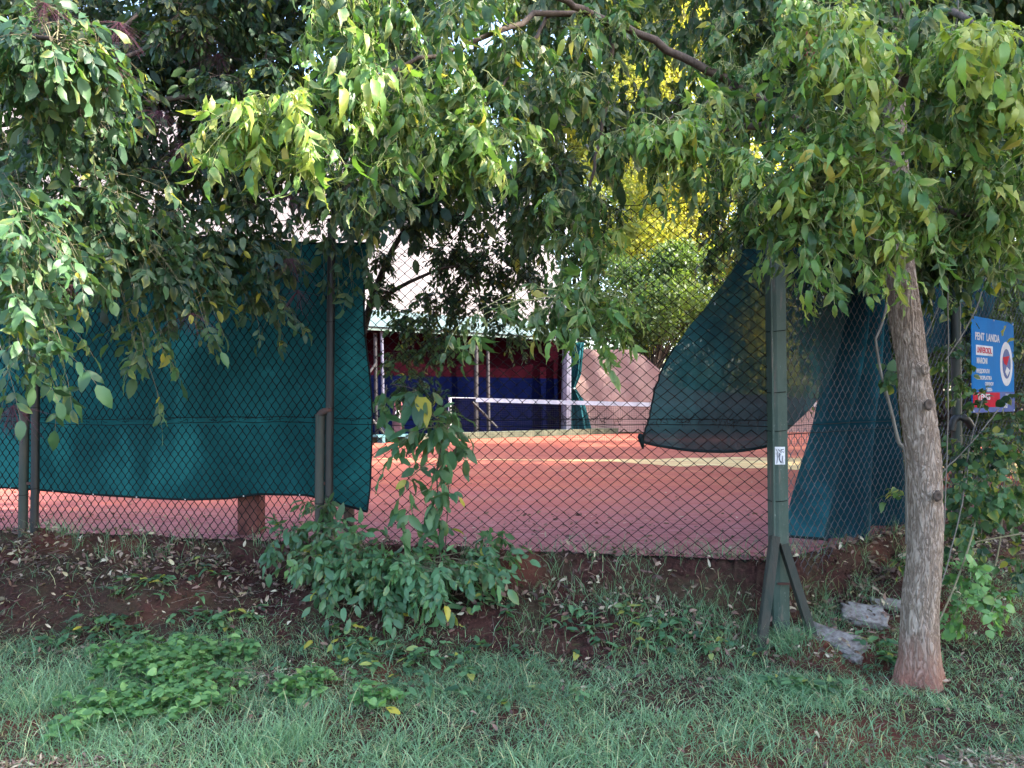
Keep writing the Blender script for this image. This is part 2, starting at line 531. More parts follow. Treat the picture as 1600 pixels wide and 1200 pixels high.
def leaflets(name, P, D, N, L, kind, mat, parent, tone=None, curl=(0.05, 0.4), fold=0.25, widen=1.0):
    P, D, N = [np.asarray(a, float).reshape(-1, 3) for a in (P, D, N)]
    n = len(P)
    L = np.broadcast_to(L, (n,)).astype(float)
    D = unit(D); Xa = unit(np.cross(D, N)); Za = np.cross(Xa, D)
    TV, TQ = TPL[kind]
    cu = rng.uniform(*curl, n); fo = fold * rng.uniform(0.3, 1.6, n) * rng.choice([1, 1, -0.5], n); tw = rng.normal(0, 0.35, n)
    wd = rng.uniform(0.8, 1.15, n) * widen
    tx, ty, tf = TV[:, 0], TV[:, 1], TV[:, 2]
    lx = tx[None] * wd[:, None]
    lz = fo[:, None] * np.abs(lx) - cu[:, None] * ty[None] ** 2 + tw[:, None] * lx * ty[None] + 0.05 * rng.normal(size=(n, len(tx))) * tf[None]
    ly = ty[None] - 0.25 * cu[:, None] * ty[None] ** 3
    V = P[:, None] + L[:, None, None] * (lx[..., None] * Xa[:, None] + ly[..., None] * D[:, None] + lz[..., None] * Za[:, None])
    Q = (TQ[None] + (np.arange(n) * len(TV))[:, None, None]).reshape(-1, 4)
    if tone is None: tone = rng.random(n)
    at_ = np.zeros((n, len(TV), 3))
    at_[:, :, 0] = np.clip(tone, 0, 1)[:, None]; at_[:, :, 1] = rng.random(n)[:, None]; at_[:, :, 2] = (np.abs(tx) * 2.2 + ty * 0.6)[None]
    return mesh_np(name, V.reshape(-1, 3), Q, mat, parent, True, at_.reshape(-1, 3))


class Crown:
    """gathers twigs and compound leaves, then builds them"""
    def __init__(s): s.tw = []; s.twr = []; s.P = []; s.D = []; s.T = []
    def cluster(s, c, r, n_tw, leaves=7, anchor=None, droop=0.35, tone=0.5, out=0.6):
        c = np.asarray(c, float); r = np.broadcast_to(np.asarray(r, float), (3,))
        d = unit(rng.normal(size=(n_tw, 3))); rad = rng.random((n_tw, 1)) ** 0.45
        E = c + d * rad * r
        A0 = np.asarray(anchor, float) if anchor is not None else c + np.array([0, 0, r[2] * 0.5])
        St = A0 + (E - A0) * rng.uniform(0.0, 0.35, (n_tw, 1)) + rng.normal(size=(n_tw, 3)) * r * 0.12
        t = np.linspace(0, 1, 6)[None, :, None]
        ln = np.linalg.norm(E - St, axis=1)[:, None, None]
        path = St[:, None] * (1 - t) + E[:, None] * t
        path[:, :, 2:] += (t * (1 - t) * 0.55 * ln) - 0.0
        path += rng.normal(size=path.shape) * 0.035 * ln * (t * (1.2 - t))
        s.tw.append(path); s.twr.append(np.broadcast_to(np.linspace(0.0032, 0.0011, 6)[None], (n_tw, 6)))
        ts = rng.uniform(0.25, 1.0, (n_tw, leaves)); ts[:, 0] = 1.0
        k = np.clip((ts * 5).astype(int), 0, 4); fr = (ts * 5 - k)[..., None]
        ii = np.arange(n_tw)[:, None]
        Pp = path[ii, k] * (1 - fr) + path[ii, k + 1] * fr
        tan = unit(path[ii, k + 1] - path[ii, k])
        side = unit(rng.normal(size=Pp.shape))
        outv = unit(Pp - c)
        Dd = unit(tan * 0.5 + side * 0.7 + outv * out + np.array([0, 0, -droop]))
        s.P.append(Pp.reshape(-1, 3)); s.D.append(Dd.reshape(-1, 3))
        s.T.append(np.repeat(np.clip(rng.normal(tone, 0.13, n_tw), 0, 0.9), leaves))
    def build(s, parent, kind, mat, rach, pairs, leafL, twig_mat=None, hang=0.5, spread=0.8, name='leaves', twname='twigs', curl=(0.05, 0.4), rach_r=0.0009):
        P = np.vstack(s.P); D = np.vstack(s.D); T = np.concatenate(s.T); n = len(P)
        SC = np.clip(rng.normal(1.0, .22, n), .5, 1.45)
        LR = rng.uniform(*rach, n)[:, None] * SC[:, None]
        up = np.array([0, 0, 1.0]) + rng.normal(size=(n, 3)) * 0.45
        Sd = unit(np.cross(D, up)); Nn = unit(np.cross(Sd, D))
        dn = np.array([0, 0, -1.0])
        def pt(t): return P + D * LR * t + dn * (hang * 0.55) * LR * t * t
        LP, LD, LN, LL, LT = [], [], [], [], []
        js = [(0.42 + 0.5 * j / max(pairs, 1)) for j in range(pairs)]
        for t in js:
            for sg in (-1, 1):
                keep = rng.random(n) < 0.94
                d = unit(Sd * sg * spread + D * 0.55 + dn * hang + rng.normal(size=(n, 3)) * 0.22)
                LP.append(pt(t)[keep]); LD.append(d[keep]); LN.append((Nn + Sd * sg * -0.2 + rng.normal(size=(n, 3)) * 0.3)[keep])
                LL.append((rng.uniform(*leafL, n) * SC * (0.85 + 0.15 * t))[keep]); LT.append(T[keep])
        d = unit(D + dn * hang + rng.normal(size=(n, 3)) * 0.15)
        LP.append(pt(1.0)); LD.append(d); LN.append(Nn + rng.normal(size=(n, 3)) * 0.3); LL.append(rng.uniform(*leafL, n) * SC * 1.12); LT.append(T)
        LT = np.concatenate(LT)
        tone = LT + rng.normal(0, 0.13, len(LT)); tone = np.where(tone > 0.9, 0.9, tone)
        tone = np.where(rng.random(len(LT)) < 0.02, 1.0, tone)
        o = leaflets(name, np.vstack(LP), np.vstack(LD), np.vstack(LN), np.concatenate(LL), kind, mat, parent, tone, curl)
        if twig_mat is not None:
            a = Acc()
            a.add(*tubes_np(np.vstack(s.tw), np.vstack(s.twr), 3))
            rp = np.stack([pt(0), pt(0.5), pt(1.0)], 1)
            a.add(*tubes_np(rp, np.full((n, 3), rach_r), 3))
            a.build(twname, twig_mat, parent, True)
        return o


def trunk_mesh(pts, rad, name, mat, parent, sides=40, rows=120, knots=(), flare=0.0, rough=0.006, seed=0, fiss=0.0):
    C = curve(pts, rows); rr = np.interp(np.linspace(0, 1, rows), np.linspace(0, 1, len(rad)), rad)
    T = unit(np.gradient(C, axis=0))
    A_ = unit(np.cross(T, np.array([0, 1.0, 0.02]))); B_ = np.cross(T, A_)
    an = np.linspace(0, 2 * np.pi, sides, endpoint=False)
    V = C[:, None] + rr[:, None, None] * (np.cos(an)[None, :, None] * A_[:, None] + np.sin(an)[None, :, None] * B_[:, None])
    Nn = unit(V - C[:, None])
    d = rough * fbm(V[..., 0] * 9, V[..., 1] * 9, V[..., 2] * 4, seed, 4)
    if fiss:
        ca = np.cos(an)[None, :] * 5.0; sa = np.sin(an)[None, :] * 5.0
        zz = C[:, 2][:, None] * 14
        f1 = np.abs(fbm(ca + 0.5 * vnoise(ca, sa, zz * 0.6, 3), sa, zz, seed + 5, 3))
        d = d + fiss * (np.minimum(f1 * 2.2, 1) - 0.6)
    if flare:
        h = C[:, 2] - C[0, 2]
        d = d + (flare * np.exp(-h / 0.16))[:, None] * (1 + 0.5 * np.sin(an * 4 + 1)[None])
    V = V + Nn * d[..., None]
    for kp, kr, kh in knots:
        q = np.linalg.norm(V - np.asarray(kp), axis=2)
        V = V + Nn * (1.5 * kh * np.exp(-(q / kr) ** 2) - 1.4 * kh * np.exp(-(q / (kr * 0.4)) ** 2))[..., None]
    i = np.arange(rows * sides).reshape(rows, sides); j = np.roll(i, -1, axis=1)
    Q = np.stack([i[:-1], j[:-1], j[1:], i[1:]], -1).reshape(-1, 4)
    return mesh_np(name, V.reshape(-1, 3), Q, mat, parent, True)


#@@MAIN@@
# ------------------------------------------------------------------ chain link fences
wire_dark = simple('dark_coated_wire', (0.005, 0.006, 0.006), 0.7, 0.15, 0.0, scale=20)
wire_grey = simple('weathered_grey_wire', (0.11, 0.115, 0.13), 0.6, 0.3, 0.2, scale=20, c2=(0.05, 0.04, 0.035))
post_green = simple('green_post_paint', (0.026, 0.040, 0.034), 0.55, 0.3, scale=9, c2=(0.060, 0.052, 0.042), stretch=(1, 1, 0.2), bump=0.3)
post_dark = simple('dark_post_paint', (0.010, 0.013, 0.015), 0.5, 0.4, scale=9, c2=(0.028, 0.024, 0.020), stretch=(1, 1, 0.2), bump=0.3)
rust = simple('rusty_steel', (0.10, 0.045, 0.035), 0.8, 0.2, scale=14, c2=(0.05, 0.05, 0.05), bump=0.5)


def fpt(which, t, z, off=0.0):
    d, n = (D1, N1) if which == 1 else (D2, N2)
    t = np.asarray(t, float); z = np.asarray(z, float); off = np.asarray(off, float)
    t, z, off = np.broadcast_arrays(t, z, off)
    return np.stack([K[0] + d[0] * t + n[0] * off, K[1] + d[1] * t + n[1] * off, z], -1)


def warp(which, t, z):
    o = 0.018 * vnoise(t * 0.9, z * 0.9, which, 21) + 0.006 * vnoise(t * 4, z * 4, which, 22)
    dz = 0.012 * vnoise(t * 0.8, z * 0.5, which + 4, 23) + 0.003 * vnoise(t * 9, z * 9, 0, 26)
    dt = 0.015 * vnoise(t * 0.7, z * 0.9, which + 8, 24) + 0.003 * vnoise(t * 9, z * 9, 5, 27)
    return o, dz, dt


def chainlink(acc, which, t0, t1, z0, z1, W, H, r, bot=None):
    a_ = W / 2; n = int((t1 - t0) / a_)
    rows = int(round((z1 - z0) / (H / 2)))
    kk = np.arange(n)[:, None]; j = np.arange(rows + 1)[None]
    left = ((kk + j) % 2 == 0)
    t = t0 + a_ * kk + np.where(left, -0.04, 1.04) * a_
    z = z0 + j * (H / 2) + 0 * kk
    o, dz, dt = warp(which, t, z)
    # links weave over and under each other at the crossings
    off = o + np.where(left, -r, r) * 0.8
    z = z + dz
    if bot is not None: z = z + bot(t) * (1 - (j / rows))
    P = fpt(which, t + dt, z, off)
    acc.add(*tubes_np(P, np.full(P.shape[:2], r), 4))


def zsag(t): return 0.045 * np.sin(t * 2.1) + 0.02 * np.sin(t * 5.3 + 1)
fence1 = thing('chain_link_fence', 'dark chain link fence running left from the green corner post before the clay court', 'fence')
T515 = float(np.hypot(*(onfence(514, 700)[:2] - K))); T50 = float(np.hypot(*(onfence(55, 700)[:2] - K)))
a = Acc()
ZM = 0.89
for (t0, t1, W, H) in ((0.03, T515, 0.089, 0.079), (T515, T50, 0.064, 0.092), (T50, T50 + 3.2, 0.066, 0.09)):
    chainlink(a, 1, t0, t1, ZM + 0.01, 2.33, W, H, 0.0037)
    chainlink(a, 1, t0, t1, -0.04, ZM - 0.03, W * 1.02, H * 0.97, 0.0037, lambda t: 0.03 * np.sin(t * 1.7))
a.build('wire_mesh', wire_dark, fence1)
a = Acc()
tt = np.linspace(0.02, T50 + 3.2, 160)
for z0_, sg, rr in ((ZM + 0.012, 0.010, 0.0026), (ZM - 0.028, 0.016, 0.0026), (2.335, 0.012, 0.003)):
    o, dz, dt = warp(1, tt, np.full_like(tt, z0_))
    a.tube(fpt(1, tt, z0_ + dz + sg * np.sin(tt * 2.2) * 0.6 + 0.004 * vnoise(tt * 6, 0, 0, 3), o + 0.004), rr, 4)
# twisted wire ends along the middle seam
n = 330
t = rng.uniform(0.02, T50 + 3.0, n); z = ZM + rng.normal(0, 0.012, n)
o, dz, dt = warp(1, t, z)
p0 = fpt(1, t, z + dz, o); dd = np.stack([rng.normal(0, 0.02, n), rng.normal(0, 0.008, n), rng.normal(0.012, 0.018, n)], -1)
a.add(*tubes_np(np.stack([p0 - dd * 0.7, p0 + rng.normal(0, 0.004, (n, 3)), p0 + dd], 1), np.full((n, 3), 0.0018), 3))
a.build('tension_wire', wire_dark, fence1)


def pipe(px, ytop, ybot, r, mat, parent, off=0.03, name='post', lean=0.0, ties=True, cap=True):
    p = onfence(px, 700, off)
    zt = onfence(px, ytop, off)[2]; zb = float(ground(p[0], p[1])) - 0.12
    a = Acc()
    zs = np.linspace(zb, zt, 12)
    pts = np.stack([p[0] + lean * (zs - 0.8) + 0.003 * vnoise(zs * 2, px, 0, 1), np.full(12, p[1]), zs], -1)
    a.tube(pts, r, 14)
    if cap: a.tube([(pts[-1][0], p[1], zt - 0.004), (pts[-1][0], p[1], zt + 0.012)], r * 1.08, 14)
    po = a.build(name, mat, parent, True)
    if ties:
        for zz in ties:
            b = Acc()
            th = np.linspace(0, 2 * np.pi, 14)
            xx = p[0] + lean * (zz - 0.8)
            b.tube(np.stack([xx + (r + 0.002) * np.cos(th), p[1] + (r + 0.002) * np.sin(th), zz + 0.004 * np.sin(th)], -1), 0.0022, 4)
            b.build('wire_tie', wire_dark, po, True)
    return p


for px, yt, r, mt, of, ln in ((515, 345, 0.029, post_dark, 0.035, 0.004), (55, 335, 0.030, post_dark, 0.035, 0.0), (500, 650, 0.034, post_green, 0.045, 0.0), (38, 645, 0.034, post_green, 0.045, 0.003)):
    pipe(px, yt, 860, r, mt, fence1, of, 'post', ln, (0.35, 0.98, 1.6) if r < 0.032 else (0.3,))
# bracket between the pairs
for px in (508, 47):
    a = Acc(); c = onfence(px, 646, 0.04)
    a.tube(curve([c + (-0.045, 0, -0.02), c + (-0.01, -0.02, 0.012), c + (0.05, -0.015, 0.03)], 8), [0.02, 0.026, 0.026, 0.024, 0.024, 0.022, 0.02, 0.018], 10)
    a.build('bracket', rust, fence1, True)
    a = Acc(); c = onfence(px, 755, 0.04)
    a.beam(c + (-0.05, 0, 0), c + (0.05, 0, 0), 0.02, 0.02, (0, 0, 1)); a.build('bracket', rust, fence1)

fence2 = thing('chain_link_fence', 'grey chain link fence behind the leaning trunk, with the blue sign on it', 'fence')
a = Acc()
chainlink(a, 2, 0.03, 9.5, ZM, 2.33, 0.088, 0.088, 0.0028)
chainlink(a, 2, 0.03, 9.5, -0.14, ZM - 0.02, 0.088, 0.086, 0.0028)
a.build('wire_mesh', wire_grey, fence2)
a = Acc(); tt = np.linspace(0.02, 9.5, 90)
for z0_ in (ZM - 0.02, ZM - 0.075, 2.335):
    o, dz, dt = warp(2, tt, np.full_like(tt, z0_))
    a.tube(fpt(2, tt, z0_ + dz, o + 0.004), 0.0026, 4)
a.build('tension_wire', wire_dark, fence2)
# corner post
cpost = thing('corner_post', 'tall flaking dark green steel corner post with a white sticker and two splayed legs', 'post')
m = M('flaking_green_paint')
n1 = m.noise(22, 6, 0.75, (1, 1, 0.12)); n2 = m.noise(5, 5, 0.7, (1, 1, 0.5)); n3 = m.noise(90, 3, 0.6, (1, 1, 0.3))
c = m.ramp(n2, [(0.35, (0.035, 0.062, 0.048)), (0.6, (0.060, 0.090, 0.072))])
c = m.mix(m.ramp(n1, [(0.56, (0, 0, 0)), (0.66, (0.75, 0.75, 0.75))]), c, (0.15, 0.12, 0.10))
c = m.mix(m.ramp(n3, [(0.66, (0, 0, 0)), (0.72, (0.6, 0.6, 0.6))]), c, (0.22, 0.25, 0.23))
m.color(c); m.set(Roughness=0.6, Specular_IOR_Level=0.35); m.bump(n1, 0.5, 0.006)
pg = m.m
kx, ky = K[0], K[1]
zt = at(1212, 288, 4.95)[2]
zb = -0.50
a = Acc()
def prism(acc, poly, z0, z1, shear=(0, 0), rows=2):
    n = len(poly)
    V = []; 
    for z in (z0, z1):
        for (x, y) in poly: V.append((x + shear[0] * (z - z0), y + shear[1] * (z - z0), z))
    Q = [[i, (i + 1) % n, n + (i + 1) % n, n + i] for i in range(n)]
    acc.add(V, Q)
    for b in (0, n):
        c = np.mean(V[b:b + n], axis=0)
        acc.add(list(V[b:b + n]) + [c], [[i, (i + 1) % n, (i + 2) % n, n] for i in range(0, n, 2)])
# a hollow folded steel section: two flanges and a web
prism(a, [(kx - 0.050, ky - 0.075), (kx - 0.012, ky - 0.088), (kx + 0.050, ky - 0.080), (kx + 0.058, ky - 0.03), (kx + 0.03, ky + 0.02), (kx - 0.052, ky + 0.01)], zb, zt, (-0.006, 0))
a.build('pole', pg, cpost)
a = Acc()
a.beam((kx - 0.046 , ky - 0.084, -0.02), (kx - 0.070, ky - 0.083, zt) if False else (kx - 0.052 - 0.006 * 1.6, ky - 0.083, zt), 0.012, 0.026, (1, 0, 0))
a.build('flange', pg, cpost)
for zz in (1.48, 0.845, 1.09, 2.05, 0.40):
    a = Acc(); th = np.linspace(0, 2 * np.pi, 18)
    a.tube(np.stack([kx - 0.006 * (zz + .3) + 0.062 * np.cos(th), ky - 0.035 + 0.062 * np.sin(th), zz + 0.006 * np.sin(th + 1)], -1), 0.0022, 4)
    a.build('wire_tie', wire_dark, cpost, True)
def angle_iron(p, q, w, name, mat):
    a = Acc(); p = np.asarray(p, float); q = np.asarray(q, float)
    a.beam(p, q, w, 0.006, (1, 0, 0))
    a.beam(p + (-w / 2, 0.028, 0), q + (-w / 2, 0.028, 0), 0.006, 0.05, (1, 0, 0))
    o = a.build(name, mat, cpost)
    return o
m2 = bark_mat('rusted_painted_iron', (0.020, 0.032, 0.026), (0.055, 0.045, 0.036), (0.05, 0.06, 0.052), 18)
angle_iron(at(1213, 838, 4.86), at(1188, 1040, 4.68), 0.050, 'leg', m2)
angle_iron(at(1226, 850, 4.87), at(1280, 1020, 4.74), 0.046, 'leg', m2)
a = Acc(); a.box(at(1226, 912, 4.9), (0.09, 0.012, 0.012)); a.build('crossbar', rust, cpost)
sw = simple('sticker_paper', (0.72, 0.72, 0.76), 0.6, 0.2, var=0.1, scale=30)
sk = simple('sticker_ink', (0.04, 0.04, 0.06), 0.6, 0.2)
sy = ky - 0.0895
c = at(1218.5, 712, sy)
a = Acc(); a.box((c[0], c[1] + 0.0005, c[2]), (0.068, 0.002, 0.112), np.array([[1, 0, 0], [0.10, 1, 0], [0, 0, 1]])); st = a.build('sticker', sw, cpost)
a = Acc()
def stroke(pts, w):
    q = [(c[0] + x * 0.034, c[1] - 0.0022 + x * 0.0034, c[2] + z * 0.055) for x, z in pts]
    a.tube(q, w, 4)
stroke([(-.55, .35), (-.5, -.2), (-.6, -.9)], .0022); stroke([(-.3, .75), (0, .5), (.3, .7), (.75, .75)], .002)
stroke([(-.1, .3), (-.2, -.1), (-.05, -.5), (.2, -.8)], .003); stroke([(.2, .2), (-.1, -.1)], .0015)
stroke([(.1, .5), (.2, .3), (.4, .45), (.3, .65)], .0014); stroke([(.55, .5), (.65, .3), (.8, .5)], .0014)
stroke([(.55, 0), (.5, -.5), (.6, -.9)], .002); stroke([(.05, -.7), (.25, -.65), (.3, -.85)], .002); stroke([(-.8, .8), (-.35, .3)], .0014)
a.build('drawing', sk, st)

# ------------------------------------------------------------------ windscreen cloths
def cloth_mat(name, c1, c2, trans=0.35, alpha=0.0):
    m = M(name)
    n1 = m.noise(1.5, 5, 0.6, (1, 1, 0.7), 0.5); n2 = m.noise(70, 3, 0.6, (0.3, 0.3, 2.2)); n3 = m.noise(14, 5, 0.7, (1, 1, 0.6))
    c = m.ramp(n1, [(0.36, tuple(v * .7 for v in c1)), (0.5, c1), (0.62, tuple(v * 1.25 for v in c2))])  # lighter patches paint in the light coming through the folds
    c = m.mix(m.math('MULTIPLY', n2, 0.45), c, tuple(v * 0.45 for v in c1))
    c = m.mix(m.ramp(n3, [(0.62, (0, 0, 0)), (0.75, (0.25, 0.25, 0.25))]), c, (0.12, 0.13, 0.12))
    m.color(c); m.set(Roughness=0.8, Specular_IOR_Level=0.15); m.bump(n2, 0.35, 0.003)
    t = m.n('ShaderNodeBsdfTranslucent'); m.l(c, t.inputs['Color'])
    ms = m.n('ShaderNodeMixShader', Fac=trans); m.l(m.b.outputs[0], ms.inputs[1]); m.l(t.outputs[0], ms.inputs[2])
    if alpha:
        tr = m.n('ShaderNodeBsdfTransparent'); m2_ = m.n('ShaderNodeMixShader', Fac=alpha)
        m.l(ms.outputs[0], m2_.inputs[1]); m.l(tr.outputs[0], m2_.inputs[2]); m.l(m2_.outputs[0], m.out.inputs[0])
    else: m.l(ms.outputs[0], m.out.inputs[0])
    return m.m


hemm = simple('hem_webbing', (0.006, 0.016, 0.018), 0.7, 0.2)
wht = simple('white_plastic', (0.75, 0.75, 0.74), 0.5, 0.4, var=0.1)
cl1 = cloth_mat('green_shade_cloth', (0.011, 0.095, 0.100), (0.018, 0.145, 0.145), 0.45)
cl2 = cloth_mat('torn_shade_cloth', (0.010, 0.050, 0.060), (0.018, 0.082, 0.090), 0.3, 0.045)
cl3 = cloth_mat('blue_green_shade_cloth', (0.007, 0.052, 0.072), (0.012, 0.082, 0.108), 0.25)

ws = thing('windscreen_cloth', 'wide teal green windscreen cloth stretched behind the fence, left of the gap', 'windscreen cloth')
n, mm = 260, 110
pxs = np.linspace(-260, 572, n)
P = np.zeros((n, mm, 3))
for i, px in enumerate(pxs):
    yb = np.interp(px, [-260, 0, 60, 180, 300, 350, 400, 470, 520, 572], [755, 764, 768, 776, 781, 780, 773, 776, 788, 800])
    tp = onfence(px, np.interp(px, [-260, 572], [352, 378]), -0.07, 1); bt = onfence(px, yb, -0.07, 1)
    v = np.linspace(0, 1, mm)[:, None]
    P[i] = tp * (1 - v) + bt * v
tt = (P[..., 0] - K[0]) / D1[0]; zz = P[..., 2]
dg = 0.060 * np.sin((tt * 1.9 + zz * 2.2) * 1.5 + 0.9 * vnoise(tt, zz, 0, 31)) * (0.4 + 0.6 * np.exp(-((tt - 3.2) / 1.6) ** 2))
dg += 0.045 * fbm(tt * 1.1, zz * 1.3, 0, 32, 3) + 0.006 * fbm(tt * 7, zz * 7, 0, 33, 2)
dg = np.minimum(dg - 0.03, 0.055)
P[..., 0] += N1[0] * dg; P[..., 1] += N1[1] * dg
grid_np('fabric', P, cl1, ws)
a = Acc(); a.tube(P[:, -1] + (0, -0.002, 0), 0.009, 6); a.tube(P[:, 0] + (0, -0.002, 0), 0.008, 6); a.build('hem', hemm, ws, True)
a = Acc(); a.tube(P[-1] + (0, -0.002, 0), 0.007, 6); a.build('hem', hemm, ws, True)
for px in (5, 75, 143, 213, 290, 375, 458):
    i = int(np.argmin(abs(pxs - px))); a = Acc(); p = P[i, -1]
    a.tube([p + (0, -0.014, 0.002), p + (0, -0.010, 0.002)], 0.0055, 10); a.build('eyelet', wht, ws, True)

tc = thing('windscreen_cloth', 'torn dark see-through cloth flap hanging slantwise from the corner post over the gap', 'windscreen cloth')
Lc = curve([(1165, 385, 0), (1152, 412, 0), (1118, 458, 0), (1085, 500, 0), (1052, 545, 0), (1034, 578, 0), (1022, 612, 0), (1017, 640, 0), (1010, 668, 0), (1002, 690, 0)], 70)[:, :2]
Rc = curve([(1345, 385, 0), (1340, 480, 0), (1318, 560, 0), (1288, 625, 0), (1262, 662, 0), (1240, 688, 0)], 70)[:, :2]
n = 90
P = np.zeros((70, n, 3))
for j in range(70):
    v = j / 69
    for i in range(n):
        u = i / (n - 1)
        q = Lc[j] * (1 - u) + Rc[j] * u
        sg = (v ** 4) * 18 * math.sin(math.pi * u) ** 0.8
        off = -0.06 - 0.025 * math.sin(u * 9 + v * 5) * v - 0.01 * math.sin(u * 22 - v * 9)
        rag = 2.0 * vnoise(j * 0.6, 3.3, 0, 41) * max(0, 1 - u * 8)
        pt0 = onfence(q[0] + rag, q[1] + sg, 0, 1 if q[0] < 1213 else 2)
        nn_ = N1 if q[0] < 1213 else N2
        # round the corner smoothly on the court side
        w = smooth01((q[0] - 1190) / 46)
        nb = N1 * (1 - w) + N2 * w
        P[j, i] = pt0 + np.array([nb[0] * off, nb[1] * off, 0]) * 1.2
grid_np('fabric', P, cl2, tc)
a = Acc(); a.tube(P[-1], 0.010, 6); a.tube(P[30:, 0], 0.006, 6); a.build('hem', hemm, tc, True)
a = Acc(); p = P[-1, 0]
a.tube(curve([p + (-0.012, 0, 0.05), p + (-0.005, -0.01, 0.01), p + (0.008, 0, -0.05)], 8), [0.012, 0.02, 0.024, 0.02, 0.018, 0.014, 0.012, 0.006], 7); a.build('torn_corner', hemm, tc, True)
a = Acc()
for k in range(34):
    j = random.randrange(4, 68); p = P[j, 0]; L_ = random.uniform(.012, .05)
    a.tube([p, p + (-L_ * .6, random.uniform(-.01, .01), -L_ * .4), p + (-L_ * .7, random.uniform(-.02, .02), -L_)], .0011, 3)
fr = a.build('frayed_threads', hemm, tc)

bc = thing('windscreen_cloth', 'bunched blue green cloth hanging in long folds right of the corner post', 'windscreen cloth')
Lc = curve([(1312, 385, 0), (1314, 470, 0), (1300, 560, 0), (1280, 640, 0), (1250, 740, 0), (1229, 836, 0)], 90)[:, :2]
Rc = curve([(1378, 385, 0), (1380, 500, 0), (1384, 600, 0), (1394, 700, 0), (1410, 800, 0), (1416, 846, 0)], 90)[:, :2]
n = 130
P = np.zeros((90, n, 3))
for j in range(90):
    v = j / 89
    for i in range(n):
        u = i / (n - 1)
        q = Lc[j] * (1 - u) + Rc[j] * u
        ft = u + 0.12 * (1 - v) * math.sin(u * 3)
        off = -(0.11 - 0.03 * v) * math.sin(ft * 15 + 2.5 * v) - 0.035 * math.sin(ft * 33 + 5 * v + 1) - 0.04 * float(vnoise(u * 3, v * 3, 0, 51))
        sg = 5 * math.sin(math.pi * u) * v ** 5 + 3 * math.sin(ft * 13 + 2) * v ** 6
        P[j, i] = onfence(q[0], q[1] + sg, -0.14, 2) + np.array([N2[0] * off, N2[1] * off, 0])
grid_np('fabric', P, cl3, bc)
a = Acc(); a.tube(P[-1], 0.010, 6); a.build('hem', hemm, bc, True)

fc = thing('windscreen_cloth', 'small dark green cloth remnant high on the far fence above the blue sign', 'windscreen cloth')
n = 50; P = np.zeros((n, n, 3))
c4 = [np.array(q, float) for q in ((1440, 395), (1584, 398), (1436, 560), (1540, 508))]
for j in range(n):
    for i in range(n):
        u, v = i / (n - 1), j / (n - 1)
        q = (c4[0] * (1 - u) + c4[1] * u) * (1 - v) + (c4[2] * (1 - u) + c4[3] * u) * v
        off = -0.05 - 0.02 * math.sin(u * 10 + v * 3)
        P[j, i] = onfence(q[0], q[1], off, 2)
grid_np('fabric', P, cl3, fc)
for o_ in (tc, bc, fc, ws): pass

# posts of the right-hand fence
for px, yt, mt in ((1495, 360, post_green), (1700, 380, post_green)):
    pipe(px, yt, 800, 0.042, mt, fence2, 0.03, 'post', 0, (1.4,))
a = Acc(); c = onfence(1497, 655, 0.05, 2)
a.tube(curve([c + (-0.06, 0, -0.10), c + (-0.03, 0, 0.0), c + (0.06, 0, 0.01), c + (0.14, 0.05, -0.06)], 14), 0.032, 10); a.build('bent_pipe', post_dark, fence2, True)

# ------------------------------------------------------------------ blue sign
sg = thing('sign', 'bright blue sign with white lettering, oval crest and red block on the right fence', 'sign')
blue = simple('sign_blue', (0.000, 0.155, 0.44), 0.7, 0.05, var=0.08, scale=3, bump=0.02, c2=(0.000, 0.12, 0.36))
blue2 = simple('sign_deep_blue', (0.006, 0.05, 0.26), 0.6, 0.2, var=0.05, bump=0.0)
sred = simple('sign_red', (0.48, 0.004, 0.03), 0.7, 0.05, var=0.05, bump=0.0)
swht = simple('sign_white', (0.6, 0.62, 0.66), 0.6, 0.2, var=0.03, bump=0.0)
SO = onfence(1517, 493, 0.055, 2); SE = onfence(1583, 505, 0.055, 2)
SW = float(np.linalg.norm((SE - SO)[:2])); SH = SO[2] - onfence(1517, 645, 0.055, 2)[2]
rotm = np.array([[D2[0], -N2[0], 0], [D2[1], -N2[1], 0], [0, 0, 1]])     # local x along the sign, y into it
def sp(u, v, h=0.0):          # u 0..1 left-right, v 0..1 top-down
    return np.array([SO[0] + D2[0] * u * SW + N2[0] * h, SO[1] + D2[1] * u * SW + N2[1] * h, SO[2] - v * SH])
a = Acc(); a.box(sp(.5, .5), (SW, 0.006, SH), rotm); panel = a.build('panel', blue, sg)
def patch(u0, u1, v0, v1, mat, name, h):
    a = Acc(); a.box(sp((u0 + u1) / 2, (v0 + v1) / 2, h), ((u1 - u0) * SW, 0.002, (v1 - v0) * SH), rotm); return a.build(name, mat, panel)
patch(.0, 1, .78, 1, blue2, 'lower_field', 0.0045)
patch(.01, .62, .79, .945, sred, 'red_block', 0.0075)
patch(.09, .47, .295, .40, swht, 'white_strip', 0.005)
def disc(cu, cv, ru, rv, h, mat, name):
    a = Acc(); n = 40
    V = [sp(cu + ru * math.cos(t) , cv + rv * math.sin(t), h) for t in np.linspace(0, 2 * np.pi, n, endpoint=False)] + [sp(cu, cv, h)]
    a.add(V, [[(i + 2) % n, (i + 1) % n, i, n] for i in range(0, n, 2)]); return a.build(name, mat, panel)
disc(.80, .47, .155, .245, 0.0052, swht, 'crest')
disc(.80, .47, .105, .165, 0.0068, blue2, 'crest')
a = Acc(); a.add([sp(.70, .40, .0085), sp(.87, .38, .0085), sp(.80, .49, .0085), sp(.74, .47, .0085)], [[3, 2, 1, 0]]); a.build('crest', sred, panel)
